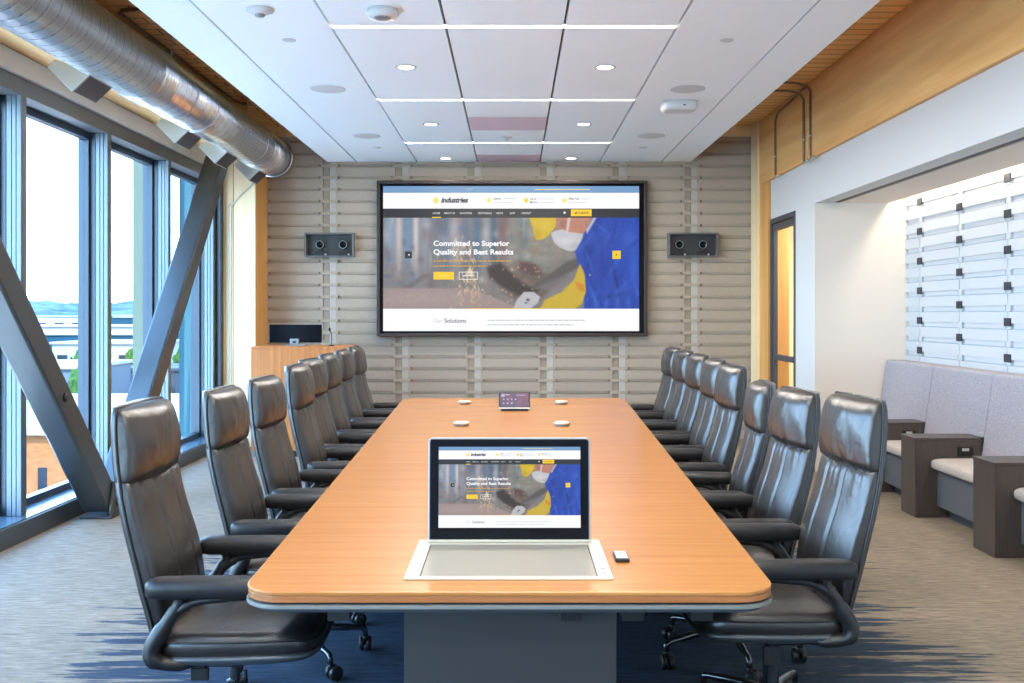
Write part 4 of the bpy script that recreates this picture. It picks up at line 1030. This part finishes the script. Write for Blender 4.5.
o = bx('bounce_ledge', -6.4, -3.62, -8, 13, -1.4, -1.0, mat('bounce_white', L(232,232,228), 0.8)); struct(o, 'added white ledge out of view that bounces sunlight to the ceiling')  # added reflector, unseen from the camera, throws sunlight up to the ceiling
o = bx('outer_fin', -4.0, -3.8, 10.1, 10.5, -0.999, 5, CM['fin']); tag(o, 'grey-green vertical fin outside the third window', 'facade fin')
o = bx('outer_fin', -3.93, -3.8, 11.3, 11.6, -0.999, 5, CM['fin2']); tag(o, 'blue-green vertical fin outside the last window beside the timber column', 'facade fin')
def building(x, y, w, d_, z1, m, label, rows=3, colsn=8, roof=None, wm='win', ww=0.5, wh=0.5):
    t = thing('building', label, 'building', (x, y, ZG))
    h = z1-ZG
    bx('wall', -w/2, w/2, 0, d_, 0, h, CM[m], t)
    bx('roof', -w/2-0.3, w/2+0.3, -0.3, d_+0.3, h, h+0.35, CM[roof or 'white'], t)
    fl = (h-0.8)/max(rows, 1)
    for i in range(rows):
        for j in range(colsn):
            cx = -w/2+w*(j+0.5)/colsn; a = w/colsn*ww/2; z0 = h-0.6-fl*(i+1)+fl*(1-wh)/2
            bx('window', cx-a, cx+a, -0.06, -0.001, z0, z0+fl*wh, CM[wm], t)
    return t
building(-24.0, 44, 22, 18, -4.1, 'brick', 'low tan brick building with slim white-framed windows just outside', 2, 9, 'white', 'win', 0.16, 0.55)
building(-40, 63.5, 26, 14, -6.0, 'white', 'white flat-roofed shed behind the tan brick building', 1, 6, 'white', 'win', 0.3, 0.3)
building(-62, 104, 30, 14, -4.6, 'grey', 'grey industrial block seen in the left window', 2, 9)
building(-78, 168, 30, 16, -2.4, 'teal', 'teal glass office block in the left window', 3, 12, 'white', 'win', 0.6, 0.5)
building(-92, 210, 50, 20, -1.6, 'white', 'long white warehouse in the middle distance', 1, 12)
building(-150, 330, 42, 22, 0.2, 'white', 'pale block with white roof on the skyline left', 2, 7)
building(-118, 300, 20, 18, 0.6, 'teal', 'small blue-green tower block below the hills', 4, 6)
building(-64, 150, 16, 14, -3.4, 'white', 'white low block seen in the second window', 2, 5)
building(-96, 262, 26, 16, 0.2, 'teal', 'blue glass block seen in the second window', 3, 8)
building(-38, 88, 20, 10, -7.6, 'white', 'low white roof seen in the second window', 1, 5)
building(-40, 124, 24, 12, -6.0, 'dark', 'dark roofed shed seen beside the far fin', 1, 5, 'dark')
building(-34, 100, 20, 12, -9.2, 'brown', 'low brown building seen in the last window', 1, 6)
def tree(x, y, z0, r, m, label):
    t = thing('tree', label, 'tree', (x, y, z0), 0, 'trees in the city outside'); t.scale = (0.45, 0.45, 1)
    bm = nb(); tube(bm, [(0,0,0), (0.1*r,0,r*0.9), (0,0,r*1.5)], [0.12*r, 0.09*r, 0.05*r], 7); obj('trunk', bm, CM['trunk'], t)
    bm = nb()
    rr_ = random.Random(int(x*13+y))
    for i in range(9):
        a = rr_.uniform(0, 2*PI); q = r*rr_.uniform(0.1, 0.6); c_ = Vector((q*math.cos(a), q*math.sin(a), r*rr_.uniform(1.0, 2.0)))
        g = bmesh.ops.create_icosphere(bm, subdivisions=3, radius=r*rr_.uniform(0.35, 0.6), matrix=Matrix.Translation(c_))
        for v_ in g['verts']: v_.co += (v_.co-c_)*(0.35*noise.noise(v_.co*(2.4/r*1.2)+Vector((x, y, 0)))+0.25*noise.noise(v_.co*(6/r)))
    obj('foliage', bm, CM[m], t)
trees = [(-56.2, 122.5, ZG, 4.5, 'leaf', 'dark narrow tree in front of the teal office block'), (-37.2, 83, ZG, 3.9, 'leaf', 'bright green tree low in the left window'),
         (-56.4, 141.5, ZG, 3.9, 'leaf', 'green tree seen through the second window'), (-51.8, 150, ZG, 3.8, 'leaf', 'green tree seen through the last window'),
         (-118, 268, ZG, 4.5, 'leaf2', 'dark tree beside the small blue-green tower'), (-76, 205, ZG, 3, 'leaf2', 'bluish tree in the middle distance')]
for a in trees: tree(*a)
# wooded far belt and hills: one terrain strip
bm = nb(); K = 160; prev = None
for i in range(K+1):
    x = -1500+1500*i/K; h = 8+12*(0.5+noise.noise(Vector((i*0.06, 0, 0))))+5*noise.noise(Vector((i*0.6, 3, 0)))
    cur = [bm.verts.new((x, 880, ZG)), bm.verts.new((x, 930, ZG+8+h*0.4+3*noise.noise(Vector((i*0.9, 8, 0))))), bm.verts.new((x, 1080, ZG+14+h)), bm.verts.new((x, 1500, ZG))]
    if prev:
        for k in range(3): bm.faces.new((prev[k], cur[k], cur[k+1], prev[k+1]))
    prev = cur
o = obj('hills', bm, CM['hill'], smooth=True); struct(o, 'low blue wooded hills on the horizon')
rr_ = random.Random(4)
